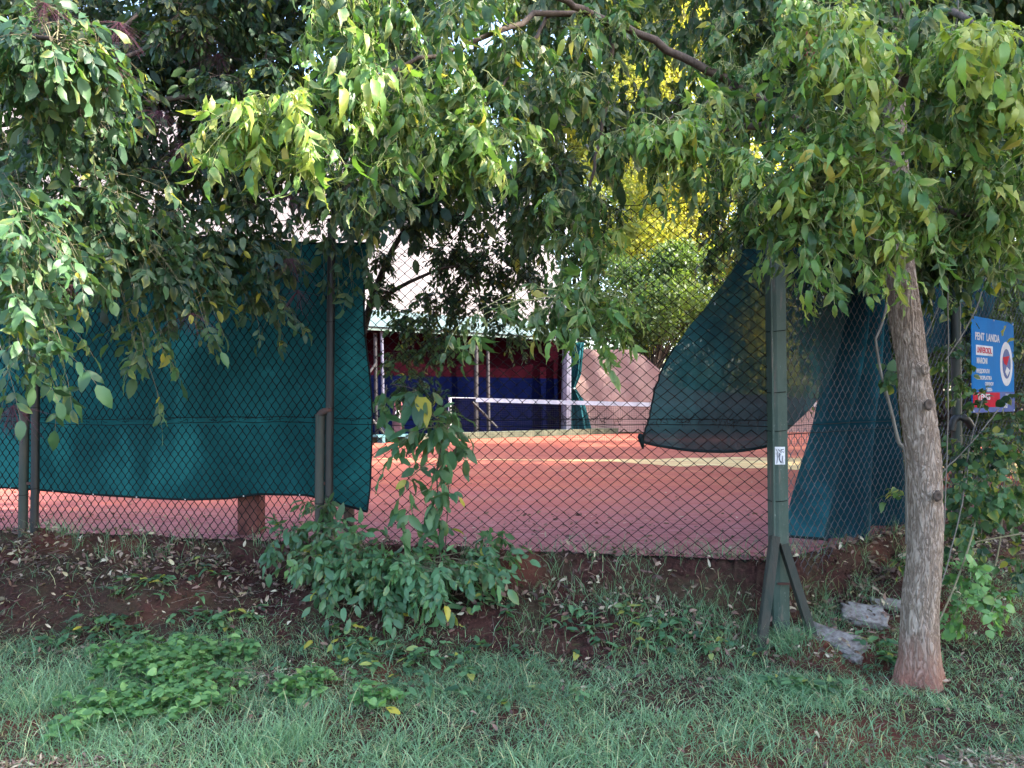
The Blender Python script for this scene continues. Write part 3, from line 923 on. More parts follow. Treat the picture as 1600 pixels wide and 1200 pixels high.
a = Acc(); a.add([sp(.76, .56, .0085), sp(.80, .50, .0085), sp(.88, .54, .0085), sp(.81, .61, .0085)], [[3, 2, 1, 0]]); a.build('crest', swht, panel)
def text(s_, u, v, size, mat, h=0.0065, sx=1.0):
    cu = bpy.data.curves.new('lettering', 'FONT'); cu.body = s_; cu.size = size; cu.extrude = 0.0006; cu.offset = size * 0.03
    o = bpy.data.objects.new('lettering', cu); link(o, panel); cu.materials.append(mat)
    me_ = bpy.data.meshes.new_from_object(o); bpy.data.objects.remove(o); o = link(bpy.data.objects.new('lettering', me_), panel)
    p = sp(u, v, h); o.location = p; o.rotation_euler = (R(90), 0, math.atan2(D2[1], D2[0])); o.scale = (sx, 1, 1)
text('PENT  LANIDA', .07, .24, .095, swht, sx=.98)
text('UNIVEROSOL', .11, .375, .075, sred, sx=.80)
text('MARONI', .10, .485, .075, swht, sx=.9)
text('\u0418\u041d\u0414\u041e\u041a\u0410\u041b\u0418', .09, .585, .05, swht, sx=1.1)
text('VISOKOPLASTIKA', .09, .655, .05, swht, sx=.95)
text('OBRENOV', .28, .715, .045, swht)
text('PREKIDA', .30, .775, .04, swht)
text('TENIS', .10, .865, .075, swht, .0095, sx=1.6)
text('1211', .76, .845, .055, swht)
text('+ na pra', .70, .90, .042, swht)
text('0063', .72, .955, .05, swht)
for u, v in ((.02, .015), (.98, .02), (.02, .985), (.98, .985), (.5, .01), (.7, .97)):
    a = Acc(); a.tube([sp(u, v, .003), sp(u, v, .009)], .008, 8); a.build('eyelet', swht, panel)

# ------------------------------------------------------------------ stub pillar, stones
conc = simple('reddish_concrete', (0.19, 0.075, 0.06), 0.9, 0.1, scale=7, c2=(0.07, 0.03, 0.028), bump=0.6)
bm = bmesh.new()
pc = onfence(393, 790, -0.30, 1)
bmesh.ops.create_cube(bm, size=1)
for v in bm.verts: v.co = Vector((pc[0] + v.co.x * 0.165, pc[1] + v.co.y * 0.17, 0.20 + v.co.z * 0.5))
bmesh.ops.bevel(bm, geom=bm.edges[:], offset=0.012, segments=2, affect='EDGES')
me = bpy.data.meshes.new('stub_pillar'); bm.to_mesh(me); bm.free(); me.materials.append(conc)
tag(link(bpy.data.objects.new('stub_pillar', me)), 'short square reddish concrete pillar under the hem of the wide teal cloth', 'pillar')

stone = simple('grey_stone', (0.27, 0.25, 0.235), 0.9, 0.15, scale=30, c2=(0.11, 0.085, 0.075), bump=0.7)
def rock(px, py, Z, sx, sy, sz, rot, tilt, label, seed):
    bm = bmesh.new(); bmesh.ops.create_icosphere(bm, subdivisions=4, radius=1)
    co = np.array([v.co for v in bm.verts])
    p = np.sign(co) * np.abs(co) ** 0.35
    p = p * (1 + 0.28 * fbm(co[:, 0] * 1.7 + seed, co[:, 1] * 1.7, co[:, 2] * 1.7, seed, 4))[:, None] * np.array([sx, sy, sz])
    p = p * (1 + 0.10 * fbm(co[:, 0] * 5, co[:, 1] * 5, co[:, 2] * 5, seed + 40, 4))[:, None]
    from mathutils import Euler
    Rm = np.array(Euler((tilt, 0.1, rot)).to_matrix()); c = at(px, py, Z)
    c[2] = float(ground(c[0], c[1])) + sz * 0.1
    p = p @ Rm.T + c
    for v, q in zip(bm.verts, p): v.co = q
    me = bpy.data.meshes.new('stone'); bm.to_mesh(me); bm.free(); me.materials.append(stone)
    for f_ in me.polygons: f_.use_smooth = True
    tag(link(bpy.data.objects.new('stone', me)), label, 'stone')
rock(1300, 958, 4.75, 0.17, 0.075, 0.035, -0.75, 0.45, 'long pale grey stone slab just right of the splayed post legs', 1)
rock(1352, 922, 5.0, 0.13, 0.075, 0.03, -0.4, 0.5, 'narrow tilted stone slab between the pale slab and the tree trunk', 2)
rock(1385, 925, 5.2, 0.10, 0.04, 0.025, -0.3, 0.5, 'small grey stone right against the left side of the trunk', 3)
rock(1328, 993, 4.6, 0.06, 0.035, 0.02, -0.9, 0.3, 'small flat stone lying in the grass below the pale slab', 4)

# ------------------------------------------------------------------ tennis net
net = thing('tennis_net', 'black tennis net with a white top band across the red clay court', 'tennis net')
NA = at(703, 700, 18.3); NA[2] = 0; nd = np.array([0.981, -0.125, 0]); nd /= np.linalg.norm(nd); NL = 12.8
def topz(t): return 1.07 - 0.155 * (1 - abs(t / NL * 2 - 1) ** 1.3) + 0.006
tn = np.linspace(0.12, NL, 60)
a = Acc(); r_ = 0.0022
for t in np.arange(0.14, NL, 0.052):
    a.beam(NA + nd * t + (0, 0, 0.03), NA + nd * t + (0, 0, topz(t)), 2 * r_, 2 * r_)
for k in range(20):
    a.tube([NA + nd * t + (0, 0, 0.04 + (topz(t) - 0.06) * k / 19) for t in tn], r_, 3)
netm = simple('net_cord', (0.03, 0.03, 0.035), 0.7, 0.2)
a.build('netting', netm, net)
a = Acc()
tb = np.linspace(0.62, NL, 50)
V = []
for t in tb:
    p = NA + nd * t; z = topz(t)
    V += [p + (0, -0.012, z), p + (0, -0.014, z - 0.095), p + (0, 0.012, z - 0.095), p + (0, 0.010, z)]
Q = [[i * 4 + k, (i + 1) * 4 + k, (i + 1) * 4 + (k + 1) % 4, i * 4 + (k + 1) % 4] for i in range(len(tb) - 1) for k in range(4)]
Q.append([0, 1, 2, 3]); a.add(V, Q); a.build('top_band', simple('white_canvas', (0.8, 0.8, 0.78), 0.7, 0.2, var=0.06, scale=5), net)
a = Acc(); a.tube([NA + (0, 0, 1.06), NA + nd * 0.62 + (0, 0, 1.05)], 0.012, 6); a.build('net_cable', wht, net)
for t in (0, NL):
    a = Acc(); p = NA + nd * t; a.tube([p, p + (0, 0, 1.09)], 0.038, 14); a.build('net_post', wht if t == 0 else post_green, net, True)
a = Acc(); p = NA + nd * 6.4; a.box(p + (0, -0.018, 0.46), (0.055, 0.006, 0.9)); a.build('centre_strap', wht, net)

# ------------------------------------------------------------------ tent hall behind the court
hallt = thing('tent_hall', 'open sided tent hall with pale fabric roof, maroon and navy wall behind the net', 'building')
m = M('roof_fabric'); n1 = m.noise(0.8, 5, 0.6, (1, 1, 0.5)); n2 = m.noise(5, 4, 0.6)
m.color(m.ramp(n1, [(0.3, (0.15, 0.128, 0.135)), (0.7, (0.21, 0.185, 0.192))])); m.set(Roughness=0.7); m.bump(n2, 0.3, 0.05)
t = m.n('ShaderNodeBsdfTranslucent'); t.inputs[0].default_value = (0.2, 0.175, 0.18, 1); ms = m.n('ShaderNodeMixShader', Fac=0.35)
m.l(m.b.outputs[0], ms.inputs[1]); m.l(t.outputs[0], ms.inputs[2]); m.l(ms.outputs[0], m.out.inputs[0]); roofm = m.m
TL, TR = -22.0, float(np.linalg.norm(HB - HA))
# roof: curved fabric rising from the eave, with seams
nt, ns = 240, 60
P = np.zeros((nt, ns, 3))
tv = np.linspace(TL, TR, nt)
for i, t in enumerate(tv):
    s_ = np.linspace(0, 1, ns)
    sag = 0.16 * np.abs(np.sin((t - TR) / 2.4 * math.pi)) * np.sin(np.pi * s_) + 0.05 * vnoise(t * 1.6 + s_ * 2, s_ * 6, 0, 61)
    nrm = 0.0 + 3.9 * s_ + 0.6 * s_ ** 2
    zz = 3.15 + 5.6 * np.sin(s_ * math.pi / 2) ** 0.95 - sag
    P[i] = np.stack([HA[0] + hd[0] * t + hn[0] * nrm, HA[1] + hd[1] * t + hn[1] * nrm, zz], -1)
grid_np('roof', P, roofm, hallt)
P2 = P.copy(); P2[..., 0] = 2 * (HA[0] + hd[0] * tv[:, None] + hn[0] * 4.5) - P[..., 0] + 2 * 0; 
off_n = (P[..., 0] - HA[0] - hd[0] * tv[:, None]) * hn[0] + (P[..., 1] - HA[1] - hd[1] * tv[:, None]) * hn[1]
P2[..., 0] = HA[0] + hd[0] * tv[:, None] + hn[0] * (9.0 - off_n); P2[..., 1] = HA[1] + hd[1] * tv[:, None] + hn[1] * (9.0 - off_n)
grid_np('roof', P2[:, ::-1], roofm, hallt)
fas = simple('pale_blue_fascia', (0.13, 0.21, 0.23), 0.5, 0.4, var=0.1, scale=2)
rotH = np.array([[hd[0], hn[0], 0], [hd[1], hn[1], 0], [0, 0, 1]])
a = Acc(); a.box(hall((TL + TR) / 2, -0.04, 2.98), (TR - TL, 0.10, 0.40), rotH); a.build('fascia', fas, hallt)
a = Acc(); a.box(hall((TL + TR) / 2, -0.02, 2.73), (TR - TL, 0.06, 0.08), rotH); a.build('eave_rail', simple('grey_green_rail', (0.14, 0.20, 0.18), 0.5), hallt)
# wall fabric, set back
def wallmat(name, c1, c2):
    m = M(name); n = m.noise(1.5, 4, 0.6)
    w = m.n('ShaderNodeTexWave', wave_type='BANDS', bands_direction='Z', Scale=7, Distortion=0.6); m.l(m.coord(), w.inputs['Vector'])
    c = m.ramp(n, [(0.3, c1), (0.7, c2)])
    c = m.mix(m.math('MULTIPLY', w.outputs['Fac'], 0.55), c, tuple(v * 0.25 for v in c1)); m.color(c); m.set(Roughness=0.95, Specular_IOR_Level=0.0); return m.m
nv = wallmat('navy_wall', (0.0010, 0.0022, 0.013), (0.002, 0.0035, 0.021)); mv = wallmat('maroon_wall', (0.010, 0.002, 0.004), (0.017, 0.003, 0.006))
def wallp(z0, z1, nrm, name, mat):
    P = np.zeros((200, 8, 3))
    for i, t in enumerate(np.linspace(TL, TR - 0.15, 200)):
        for j, z in enumerate(np.linspace(z0, z1, 8)):
            P[i, j] = hall(t, nrm + 0.05 * math.sin(t * 3.1) + 0.02 * math.sin(t * 11 + z * 3), z)
    grid_np(name, P, mat, hallt)
wallp(0.10, 1.62, 0.55, 'navy_wall', nv); wallp(1.62, 2.95, 0.56, 'maroon_wall', mv)
a = Acc(); a.box(hall(TR - 0.05, 4.5, 1.5), (0.05, 8.0, 3.0), rotH); a.build('end_wall', mv, hallt)
galv = simple('pale_pole', (0.13, 0.13, 0.18), 0.5, 0.4, scale=4)
greyp = simple('grey_pole', (0.045, 0.042, 0.045), 0.6, 0.4, scale=4)
def hpole(px, y0, y1, r, nrm, mat, name='pole', dx=0.0):
    d = ray(px, 600)
    nrmv = hn; t = ((HA + hn * nrm) @ hn) / (d[0] * hn[0] + d[1] * hn[1]); b = np.array([d[0] * t, d[1] * t])
    z0 = CAMZ + (622 - y0) / FPX * b[1]; z1 = CAMZ + (622 - y1) / FPX * b[1]
    a = Acc(); a.tube([(b[0], b[1], z0), (b[0] + dx * 0.5, b[1], (z0 + z1) / 2), (b[0] + dx, b[1], z1)], r, 10); a.build(name, mat, hallt, True); return b
hpole(596, 515, 690, 0.04, 0.1, galv, dx=0.06); hpole(586, 520, 690, 0.05, 0.2, greyp, dx=0.05)
hpole(744, 540, 690, 0.06, 0.15, greyp); hpole(762, 545, 688, 0.05, 0.3, greyp, dx=0.03)
for p_, q_, r_b in (((3.3, 0.1, 0.95), (4.1, 0.1, 0.25), .035), ((-0.1, 0.0, 1.0), (0.75, 0.0, 0.1), .045), ((-0.1, 0.1, 1.1), (0.5, 0.1, 1.9), .035)):
    a = Acc(); a.tube([hall(*p_), hall(*q_)], r_b, 8); a.build('brace', greyp, hallt, True)
p0 = hall(5.0, 0.2, 1.75)
# teal curtain and crumpled pink tarpaulin at the hall's end
cur = thing('curtain', 'teal green curtain tied back beside the white mast at the end of the tent hall', 'curtain')
n, mm = 90, 60; P = np.zeros((n, mm, 3)); Zc = 22.6
for j in range(mm):
    v = j / (mm - 1)
    y = 535 + v * 158
    wl_ = np.interp(y, [535, 585, 606, 625, 693], [886, 886, 888, 884, 884]); wr = np.interp(y, [535, 585, 606, 625, 660, 693], [913, 908, 899, 912, 922, 930])
    for i in range(n):
        u = i / (n - 1); P[i, j] = at(wl_ * (1 - u) + wr * u, y, Zc - 0.08 * math.sin(u * 26 + v * 2) - 0.05 * math.sin(u * 11))
grid_np('fabric', P, cloth_mat('teal_curtain', (0.02, 0.12, 0.14), (0.05, 0.24, 0.27), 0.4), cur)
a = Acc(); a.tube([P[i, 27] + (0, -0.02, 0) for i in range(0, n, 6)], 0.03, 6); a.build('tie_band', simple('pale_band', (0.30, 0.42, 0.42), 0.7), cur, True)
tp = thing('tarpaulin', 'large crumpled pinkish tarpaulin draped right of the teal curtain', 'tarpaulin')
m = M('pink_tarpaulin'); n1 = m.noise(0.9, 5, 0.6); n2 = m.noise(1.6, 6, 0.7, (1.6, 1, 0.8), 2.0)
m.color(m.ramp(n1, [(0.3, (0.30, 0.18, 0.155)), (0.7, (0.40, 0.26, 0.225))])); m.set(Roughness=0.65); m.bump(n2, 0.6, 0.12)
t = m.n('ShaderNodeBsdfTranslucent'); t.inputs[0].default_value = (0.34, 0.2, 0.17, 1); ms = m.n('ShaderNodeMixShader', Fac=0.3)
m.l(m.b.outputs[0], ms.inputs[1]); m.l(t.outputs[0], ms.inputs[2]); m.l(ms.outputs[0], m.out.inputs[0])
n, mm = 130, 80; P = np.zeros((n, mm, 3))
for i in range(n):
    px = 896 + (1290 - 896) * i / (n - 1)
    yt = np.interp(px, [896, 940, 985, 1010, 1040, 1060, 1110, 1200, 1290], [545, 546, 546, 556, 586, 606, 612, 618, 622]) + 1.0 * float(vnoise(px * 0.06, 0, 0, 3)); yb = 690
    for j in range(mm):
        v = j / (mm - 1)
        cr = 0.16 * abs(fbm(px * 0.016 + v * 1.6, v * 2.2 - px * 0.006, 0, 71, 4)) + 0.12 * math.sin(px * 0.12 - v * 5)
        q = at(px, yt * (1 - v) + yb * v, 22.9)
        P[i, j] = q + np.array([0, 0.2 * (1 - v) + float(cr) * 0.30, 0]) * 1.0
P[..., 2] = np.maximum(P[..., 2], 0.05)
grid_np('fabric', P, m.m, tp)
mast = thing('mast', 'tall thin white mast rising at the right end of the tent hall', 'mast')
a = Acc(); b = at(886, 700, 22.2); b[2] = 0.0
a.tube([b + (-.03, 0, 0), b + (0, 0, 2.75)], [0.15, 0.125], 8); a.build('base_column', galv, mast)
a = Acc(); a.tube([b + (-.02, 0.02, 2.75), b + (-.05, 0.02, 9.2)], [0.055, 0.04], 10); a.build('pole', simple('white_pole', (0.78, 0.78, 0.80), 0.5), mast, True)
# small things by the hall
bag = thing('bag', 'small maroon bag with white oval mark against the left of the navy wall', 'bag')
bm = bmesh.new(); bmesh.ops.create_cube(bm, size=1)
c = hall(0.98, -0.15, 0.52)
for v in bm.verts: v.co = Vector((c[0] + v.co.x * (0.30 if v.co.z < 0 else 0.24), c[1] + v.co.y * 0.22, c[2] + v.co.z * 0.74))
bmesh.ops.bevel(bm, geom=bm.edges[:], offset=0.06, segments=4, affect='EDGES')
me = bpy.data.meshes.new('body'); bm.to_mesh(me); bm.free(); me.materials.append(simple('maroon_canvas', (0.11, 0.05, 0.06), 0.8)); link(bpy.data.objects.new('body', me), bag)
a = Acc(); th = np.linspace(0, 2 * np.pi, 20)
a.tube([(c[0] + 0.05 * math.cos(q), c[1] - 0.125, c[2] + 0.10 + 0.13 * math.sin(q)) for q in th], 0.016, 6); a.build('mark', wht, bag, True)
a = Acc(); a.tube(curve([c + (-0.09, 0, 0.34), c + (-0.05, -0.03, 0.46), c + (0.05, -0.03, 0.46), c + (0.09, 0, 0.34)], 12), 0.016, 6); a.build('handle', simple('pink_strap', (0.5, 0.18, 0.16), 0.7), bag, True)
a = Acc(); a.box(hall(0.6, -0.6, 0.16), (0.9, 0.3, 0.05), rotH); a.box(hall(0.3, -0.6, 0.07), (0.07, 0.28, 0.14), rotH); a.box(hall(0.9, -0.6, 0.07), (0.07, 0.28, 0.14), rotH)
bn = a.build('bench', simple('teal_painted_wood', (0.10, 0.24, 0.26), 0.6)); tag(bn, 'low teal painted bench at the edge of the court below the maroon bag', 'bench')

#@@PLANTS@@
# ------------------------------------------------------------------ the leaning box elder on the right
tree = thing('box_elder_tree', 'box elder with leaning grey brown trunk right of the corner post, pale hanging leaves', 'tree')
tb = at(1436, 1060, 4.27); tb[2] = float(ground(tb[0], tb[1])) - 0.06
kn = [(at(1447, 577, 4.16), 0.045, 0.020), (at(1452, 632, 4.14), 0.035, 0.018), (at(1466, 775, 4.12), 0.035, 0.02), (at(1462, 706, 4.12), 0.03, 0.012), (at(1440, 948, 4.14), 0.035, 0.012), (at(1414, 455, 4.2), 0.035, -0.012), (at(1455, 850, 4.12), 0.03, 0.010)]
tr_pts = [tb, at(1437, 960, 4.26), at(1446, 860, 4.25), at(1446, 760, 4.25), at(1437, 660, 4.26), at(1424, 560, 4.28), at(1412, 470, 4.30), at(1406, 390, 4.33), at(1398, 280, 4.38), at(1400, 100, 4.45), at(1420, -150, 4.5), at(1450, -420, 4.6), at(1440, -700, 4.7)]
trunk_mesh(tr_pts, [0.102, 0.092, 0.089, 0.088, 0.085, 0.081, 0.076, 0.072, 0.066, 0.058, 0.045, 0.03, 0.015], 'trunk', G['bark'], tree, 200, 900, kn, 0.055, 0.006, 2, 0.005)
for q, (kp, kr, kh) in enumerate(kn[:3]):
    bm = bmesh.new(); bmesh.ops.create_icosphere(bm, subdivisions=3, radius=1)
    co = np.array([v.co for v in bm.verts]); rr_ = np.hypot(co[:, 0], co[:, 2])
    P = co * np.array([.024, .014, .030]) * (1 + .15 * fbm(co[:, 0] * 3 + q, co[:, 1] * 3, co[:, 2] * 3, 5, 3))[:, None]
    P[:, 1] += np.where(co[:, 1] < 0, .016 * np.exp(-(rr_ / .38) ** 2), 0)
    for v, p in zip(bm.verts, P + kp + (0.0, 0.006, 0)): v.co = p
    me = bpy.data.meshes.new('knot'); bm.to_mesh(me); bm.free(); me.materials.append(G['bark2'] if q else G['bark'])
    for f_ in me.polygons: f_.use_smooth = True
    link(bpy.data.objects.new('knot', me), tree)
br = Acc()
def limb(pts, r0, r1, n=26, acc=None, sides=8):
    c = curve(pts, n); c = c + 0.006 * rng.normal(size=c.shape)
    (acc or br).tube(c, np.linspace(r0, r1, n), sides); return c
LA = limb([at(1402, 350, 4.34), at(1330, 250, 4.3), at(1230, 180, 4.25), at(1150, 135, 4.2), at(1060, 85, 4.1), at(960, 40, 3.95), at(860, 22, 3.75), at(770, 55, 3.5), at(640, 100, 3.35), at(530, 142, 3.15), at(440, 180, 3.1)], 0.034, 0.003, 44)
LA2 = limb([at(960, 40, 3.95), at(880, 0, 3.7), at(760, -60, 3.4), at(600, -120, 3.1), at(480, -60, 3.0)], 0.02, 0.006)
LB = limb([at(1400, 160, 4.42), at(1440, 60, 4.0), at(1500, 20, 3.5), at(1545, 100, 3.1)], 0.03, 0.006)
LC = limb([at(1400, 230, 4.4), at(1340, 210, 3.9), at(1280, 230, 3.6), at(1230, 290, 3.5)], 0.022, 0.005)
LD = limb([at(1400, 120, 4.4), at(1340, 30, 3.9), at(1290, 20, 3.5)], 0.024, 0.006)
LE = limb([at(1400, 300, 4.38), at(1450, 310, 3.9), at(1480, 330, 3.6), at(1520, 340, 3.5)], 0.02, 0.005)
LF = limb([at(1150, 135, 4.2), at(1090, 170, 3.9), at(1040, 190, 3.7)], 0.014, 0.004)
LG = limb([at(960, 40, 3.95), at(940, 200, 4.0), at(915, 340, 4.0), at(930, 480, 3.95)], 0.012, 0.003)
LH = limb([at(1200, 195, 4.25), at(1060, 205, 5.0), at(880, 195, 5.6), at(700, 180, 6.0)], 0.02, 0.006)
LI = limb([at(860, 22, 3.8), at(790, 130, 3.6), at(720, 210, 3.4)], 0.010, 0.003)
br.build('branches', G['bark2'], tree, True)
SPARSE = [0.74]
cb = Crown()
def cl(cr, px, py, Z, rpx, n, anchor=None, ry=None, rz=None, tone=0.55, leaves=7, droop=0.45, out=0.6):
    k = Z / FPX
    c = at(px, py, Z)
    cr.cluster(c, (rpx * k, (rz or rpx * 0.8) * k, (ry or rpx * 0.8) * k), max(1, int(n * SPARSE[0] + .5)), leaves, None if anchor is None else np.asarray(anchor), droop, tone, out)
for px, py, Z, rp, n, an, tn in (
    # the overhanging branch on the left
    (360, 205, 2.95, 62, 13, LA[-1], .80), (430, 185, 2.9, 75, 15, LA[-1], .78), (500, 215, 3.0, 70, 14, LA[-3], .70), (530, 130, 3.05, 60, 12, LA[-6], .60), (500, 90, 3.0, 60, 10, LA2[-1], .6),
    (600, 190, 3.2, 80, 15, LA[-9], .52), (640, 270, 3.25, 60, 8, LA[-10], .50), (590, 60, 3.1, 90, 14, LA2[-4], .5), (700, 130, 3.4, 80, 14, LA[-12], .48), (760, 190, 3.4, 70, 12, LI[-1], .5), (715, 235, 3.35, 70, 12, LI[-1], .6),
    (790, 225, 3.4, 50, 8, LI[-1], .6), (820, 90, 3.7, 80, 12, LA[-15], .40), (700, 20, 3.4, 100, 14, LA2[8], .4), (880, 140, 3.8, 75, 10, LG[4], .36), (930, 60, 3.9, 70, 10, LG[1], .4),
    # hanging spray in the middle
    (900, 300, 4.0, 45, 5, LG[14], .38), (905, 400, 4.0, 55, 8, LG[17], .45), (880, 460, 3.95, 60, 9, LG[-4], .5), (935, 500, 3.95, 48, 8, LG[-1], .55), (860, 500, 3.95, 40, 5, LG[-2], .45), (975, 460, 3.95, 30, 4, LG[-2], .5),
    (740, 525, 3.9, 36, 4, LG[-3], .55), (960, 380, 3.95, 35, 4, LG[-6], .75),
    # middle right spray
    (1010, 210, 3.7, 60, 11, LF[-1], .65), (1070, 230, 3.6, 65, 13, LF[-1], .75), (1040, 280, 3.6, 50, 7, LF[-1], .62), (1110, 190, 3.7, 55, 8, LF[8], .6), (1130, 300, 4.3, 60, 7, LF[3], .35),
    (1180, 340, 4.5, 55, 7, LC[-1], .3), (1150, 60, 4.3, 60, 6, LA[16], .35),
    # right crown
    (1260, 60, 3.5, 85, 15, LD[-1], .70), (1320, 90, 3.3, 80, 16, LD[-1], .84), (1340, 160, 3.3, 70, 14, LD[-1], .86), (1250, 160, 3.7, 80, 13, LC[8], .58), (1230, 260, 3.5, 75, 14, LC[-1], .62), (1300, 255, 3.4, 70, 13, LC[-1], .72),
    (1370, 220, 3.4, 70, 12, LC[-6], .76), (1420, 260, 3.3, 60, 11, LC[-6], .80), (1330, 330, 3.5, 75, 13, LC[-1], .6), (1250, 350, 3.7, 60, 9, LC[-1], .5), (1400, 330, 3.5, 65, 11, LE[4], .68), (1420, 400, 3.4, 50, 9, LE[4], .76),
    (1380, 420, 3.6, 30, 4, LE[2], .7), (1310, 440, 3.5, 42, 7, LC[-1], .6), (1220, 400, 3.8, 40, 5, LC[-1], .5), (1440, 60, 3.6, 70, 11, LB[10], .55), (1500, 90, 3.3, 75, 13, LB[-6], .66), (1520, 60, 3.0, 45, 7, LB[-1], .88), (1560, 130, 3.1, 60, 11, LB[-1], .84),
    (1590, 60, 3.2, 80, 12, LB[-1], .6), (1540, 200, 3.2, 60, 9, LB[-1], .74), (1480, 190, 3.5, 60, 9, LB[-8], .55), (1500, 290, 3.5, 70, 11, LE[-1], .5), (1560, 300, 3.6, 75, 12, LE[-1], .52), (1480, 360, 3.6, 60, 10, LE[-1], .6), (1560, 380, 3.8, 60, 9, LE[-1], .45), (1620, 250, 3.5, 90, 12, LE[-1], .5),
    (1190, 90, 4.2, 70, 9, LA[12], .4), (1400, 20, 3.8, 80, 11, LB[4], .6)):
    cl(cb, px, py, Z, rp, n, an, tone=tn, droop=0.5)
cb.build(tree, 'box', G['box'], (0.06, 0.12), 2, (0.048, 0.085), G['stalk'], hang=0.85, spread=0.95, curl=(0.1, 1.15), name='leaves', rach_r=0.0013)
# inner crown, its shade painted as darker leaves, and the part above the frame
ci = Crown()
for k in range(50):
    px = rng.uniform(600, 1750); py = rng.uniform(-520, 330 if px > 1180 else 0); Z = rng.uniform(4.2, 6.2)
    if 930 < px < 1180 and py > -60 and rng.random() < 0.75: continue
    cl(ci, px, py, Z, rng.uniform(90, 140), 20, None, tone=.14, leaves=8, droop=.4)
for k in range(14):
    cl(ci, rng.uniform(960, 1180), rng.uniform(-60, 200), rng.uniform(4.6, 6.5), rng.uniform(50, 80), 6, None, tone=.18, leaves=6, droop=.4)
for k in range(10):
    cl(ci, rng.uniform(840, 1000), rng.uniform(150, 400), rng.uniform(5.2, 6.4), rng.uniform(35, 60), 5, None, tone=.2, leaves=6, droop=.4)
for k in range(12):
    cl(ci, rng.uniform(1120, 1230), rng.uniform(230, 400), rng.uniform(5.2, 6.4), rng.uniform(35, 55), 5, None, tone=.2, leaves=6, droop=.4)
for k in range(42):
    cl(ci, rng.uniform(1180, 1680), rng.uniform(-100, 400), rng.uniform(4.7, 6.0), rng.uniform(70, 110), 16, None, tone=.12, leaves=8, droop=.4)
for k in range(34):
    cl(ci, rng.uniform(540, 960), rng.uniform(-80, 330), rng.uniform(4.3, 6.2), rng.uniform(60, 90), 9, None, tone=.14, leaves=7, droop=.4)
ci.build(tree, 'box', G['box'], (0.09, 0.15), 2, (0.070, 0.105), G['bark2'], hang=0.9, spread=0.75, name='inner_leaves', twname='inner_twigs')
# reddish winged seeds
a = Acc(); sc = at(1275, 85, 3.35)
sP = sc + rng.normal(size=(60, 3)) * np.array([0.028, 0.02, 0.05]); 
leaflets('seed_cluster', sP, np.array([0, 0, -1.0]) + rng.normal(size=(60, 3)) * .5, rng.normal(size=(60, 3)), rng.uniform(.018, .03, 60), 'tiny', simple('dry_samara', (0.34, 0.12, 0.08), 0.7), tree)
# pale dry vines hanging from the crown
vn = thing('dry_vine', 'pale bare vine stems hanging down right of the trunk in front of the blue sign', 'vine')
a = Acc()
for pts in ([(1500, -20, 3.6), (1492, 60, 3.6), (1485, 140, 3.6), (1460, 160, 3.65), (1415, 215, 3.7)], [(1547, 405, 4.5), (1530, 470, 4.5), (1505, 520, 4.5), (1478, 562, 4.5)], [(1481, 435, 4.6), (1482, 560, 4.6), (1480, 700, 4.6), (1475, 830, 4.6)],
            [(1515, 380, 5), (1480, 450, 4.9), (1447, 525, 4.8)], [(1345, 345, 3.4), (1362, 372, 3.4), (1392, 376, 3.4), (1408, 372, 3.4)], [(1540, 250, 4.2), (1562, 330, 4.2), (1560, 420, 4.3)], [(1512, 735, 5), (1500, 800, 4.9), (1478, 890, 4.7), (1462, 930, 4.6)],
            [(1420, 165, 3.5), (1460, 155, 3.5), (1510, 150, 3.4)], [(1535, 625, 5.6), (1515, 700, 5.5), (1500, 790, 5.4)], [(1560, 640, 5.6), (1520, 690, 5.4), (1470, 740, 5.2)]):
    a = Acc(); c = curve([at(*p) for p in pts], 16); a.tube(c + 0.0015 * rng.normal(size=c.shape), 0.0030 * pts[0][2] / 4, 6); a.build('stem', G['vine'], vn, True)
a = Acc(); c = curve([at(1368, 530, 4.7), at(1376, 580, 4.7), at(1392, 640, 4.7), at(1404, 690, 4.7), at(1416, 715, 4.65), at(1418, 850, 4.6)], 24)
a.tube(c, np.linspace(.008, .013, 24), 8); a.tube(curve([at(1368, 530, 4.7), at(1380, 500, 4.72), at(1392, 440, 4.75)], 10), .007, 8)
tag(a.build('dead_branch', G['vine'], None, True), 'bare grey dead branch leaning against the fence left of the trunk', 'branch')

# ------------------------------------------------------------------ elder on the left
el = thing('elder_tree', 'elder tree overhanging the left fence with dark green leaves and purple berries', 'tree')
et = Acc()
b0 = at(-150, 1000, 4.9); b0[2] = float(ground(b0[0], b0[1])) - 0.05
def elimb(pts, r0, r1, n=24): 
    c = curve(pts, n); et.tube(c, np.linspace(r0, r1, n), 10); return c
E1 = elimb([b0, at(-140, 700, 4.9), at(-60, 420, 4.9), at(30, 260, 4.8), at(120, 120, 4.9), at(260, -20, 5.0)], .06, .012)
E2 = elimb([at(30, 260, 4.8), at(160, 180, 5.0), at(330, 150, 5.2), at(500, 180, 5.3)], .03, .008)
E3 = elimb([at(-60, 420, 4.9), at(60, 330, 4.6), at(200, 350, 4.8), at(330, 380, 5.0)], .025, .006)
E4 = elimb([b0, at(-300, 600, 4.6), at(-220, 200, 4.2), at(-60, 60, 3.8), at(80, 60, 3.5)], .05, .01)
E5 = elimb([at(120, 120, 4.6), at(280, 60, 5.2), at(470, 20, 5.8), at(640, 40, 6.2)], .018, .005)
et.build('trunk', G['bark2'], el, True)
SPARSE[0] = 0.72
ce = Crown()
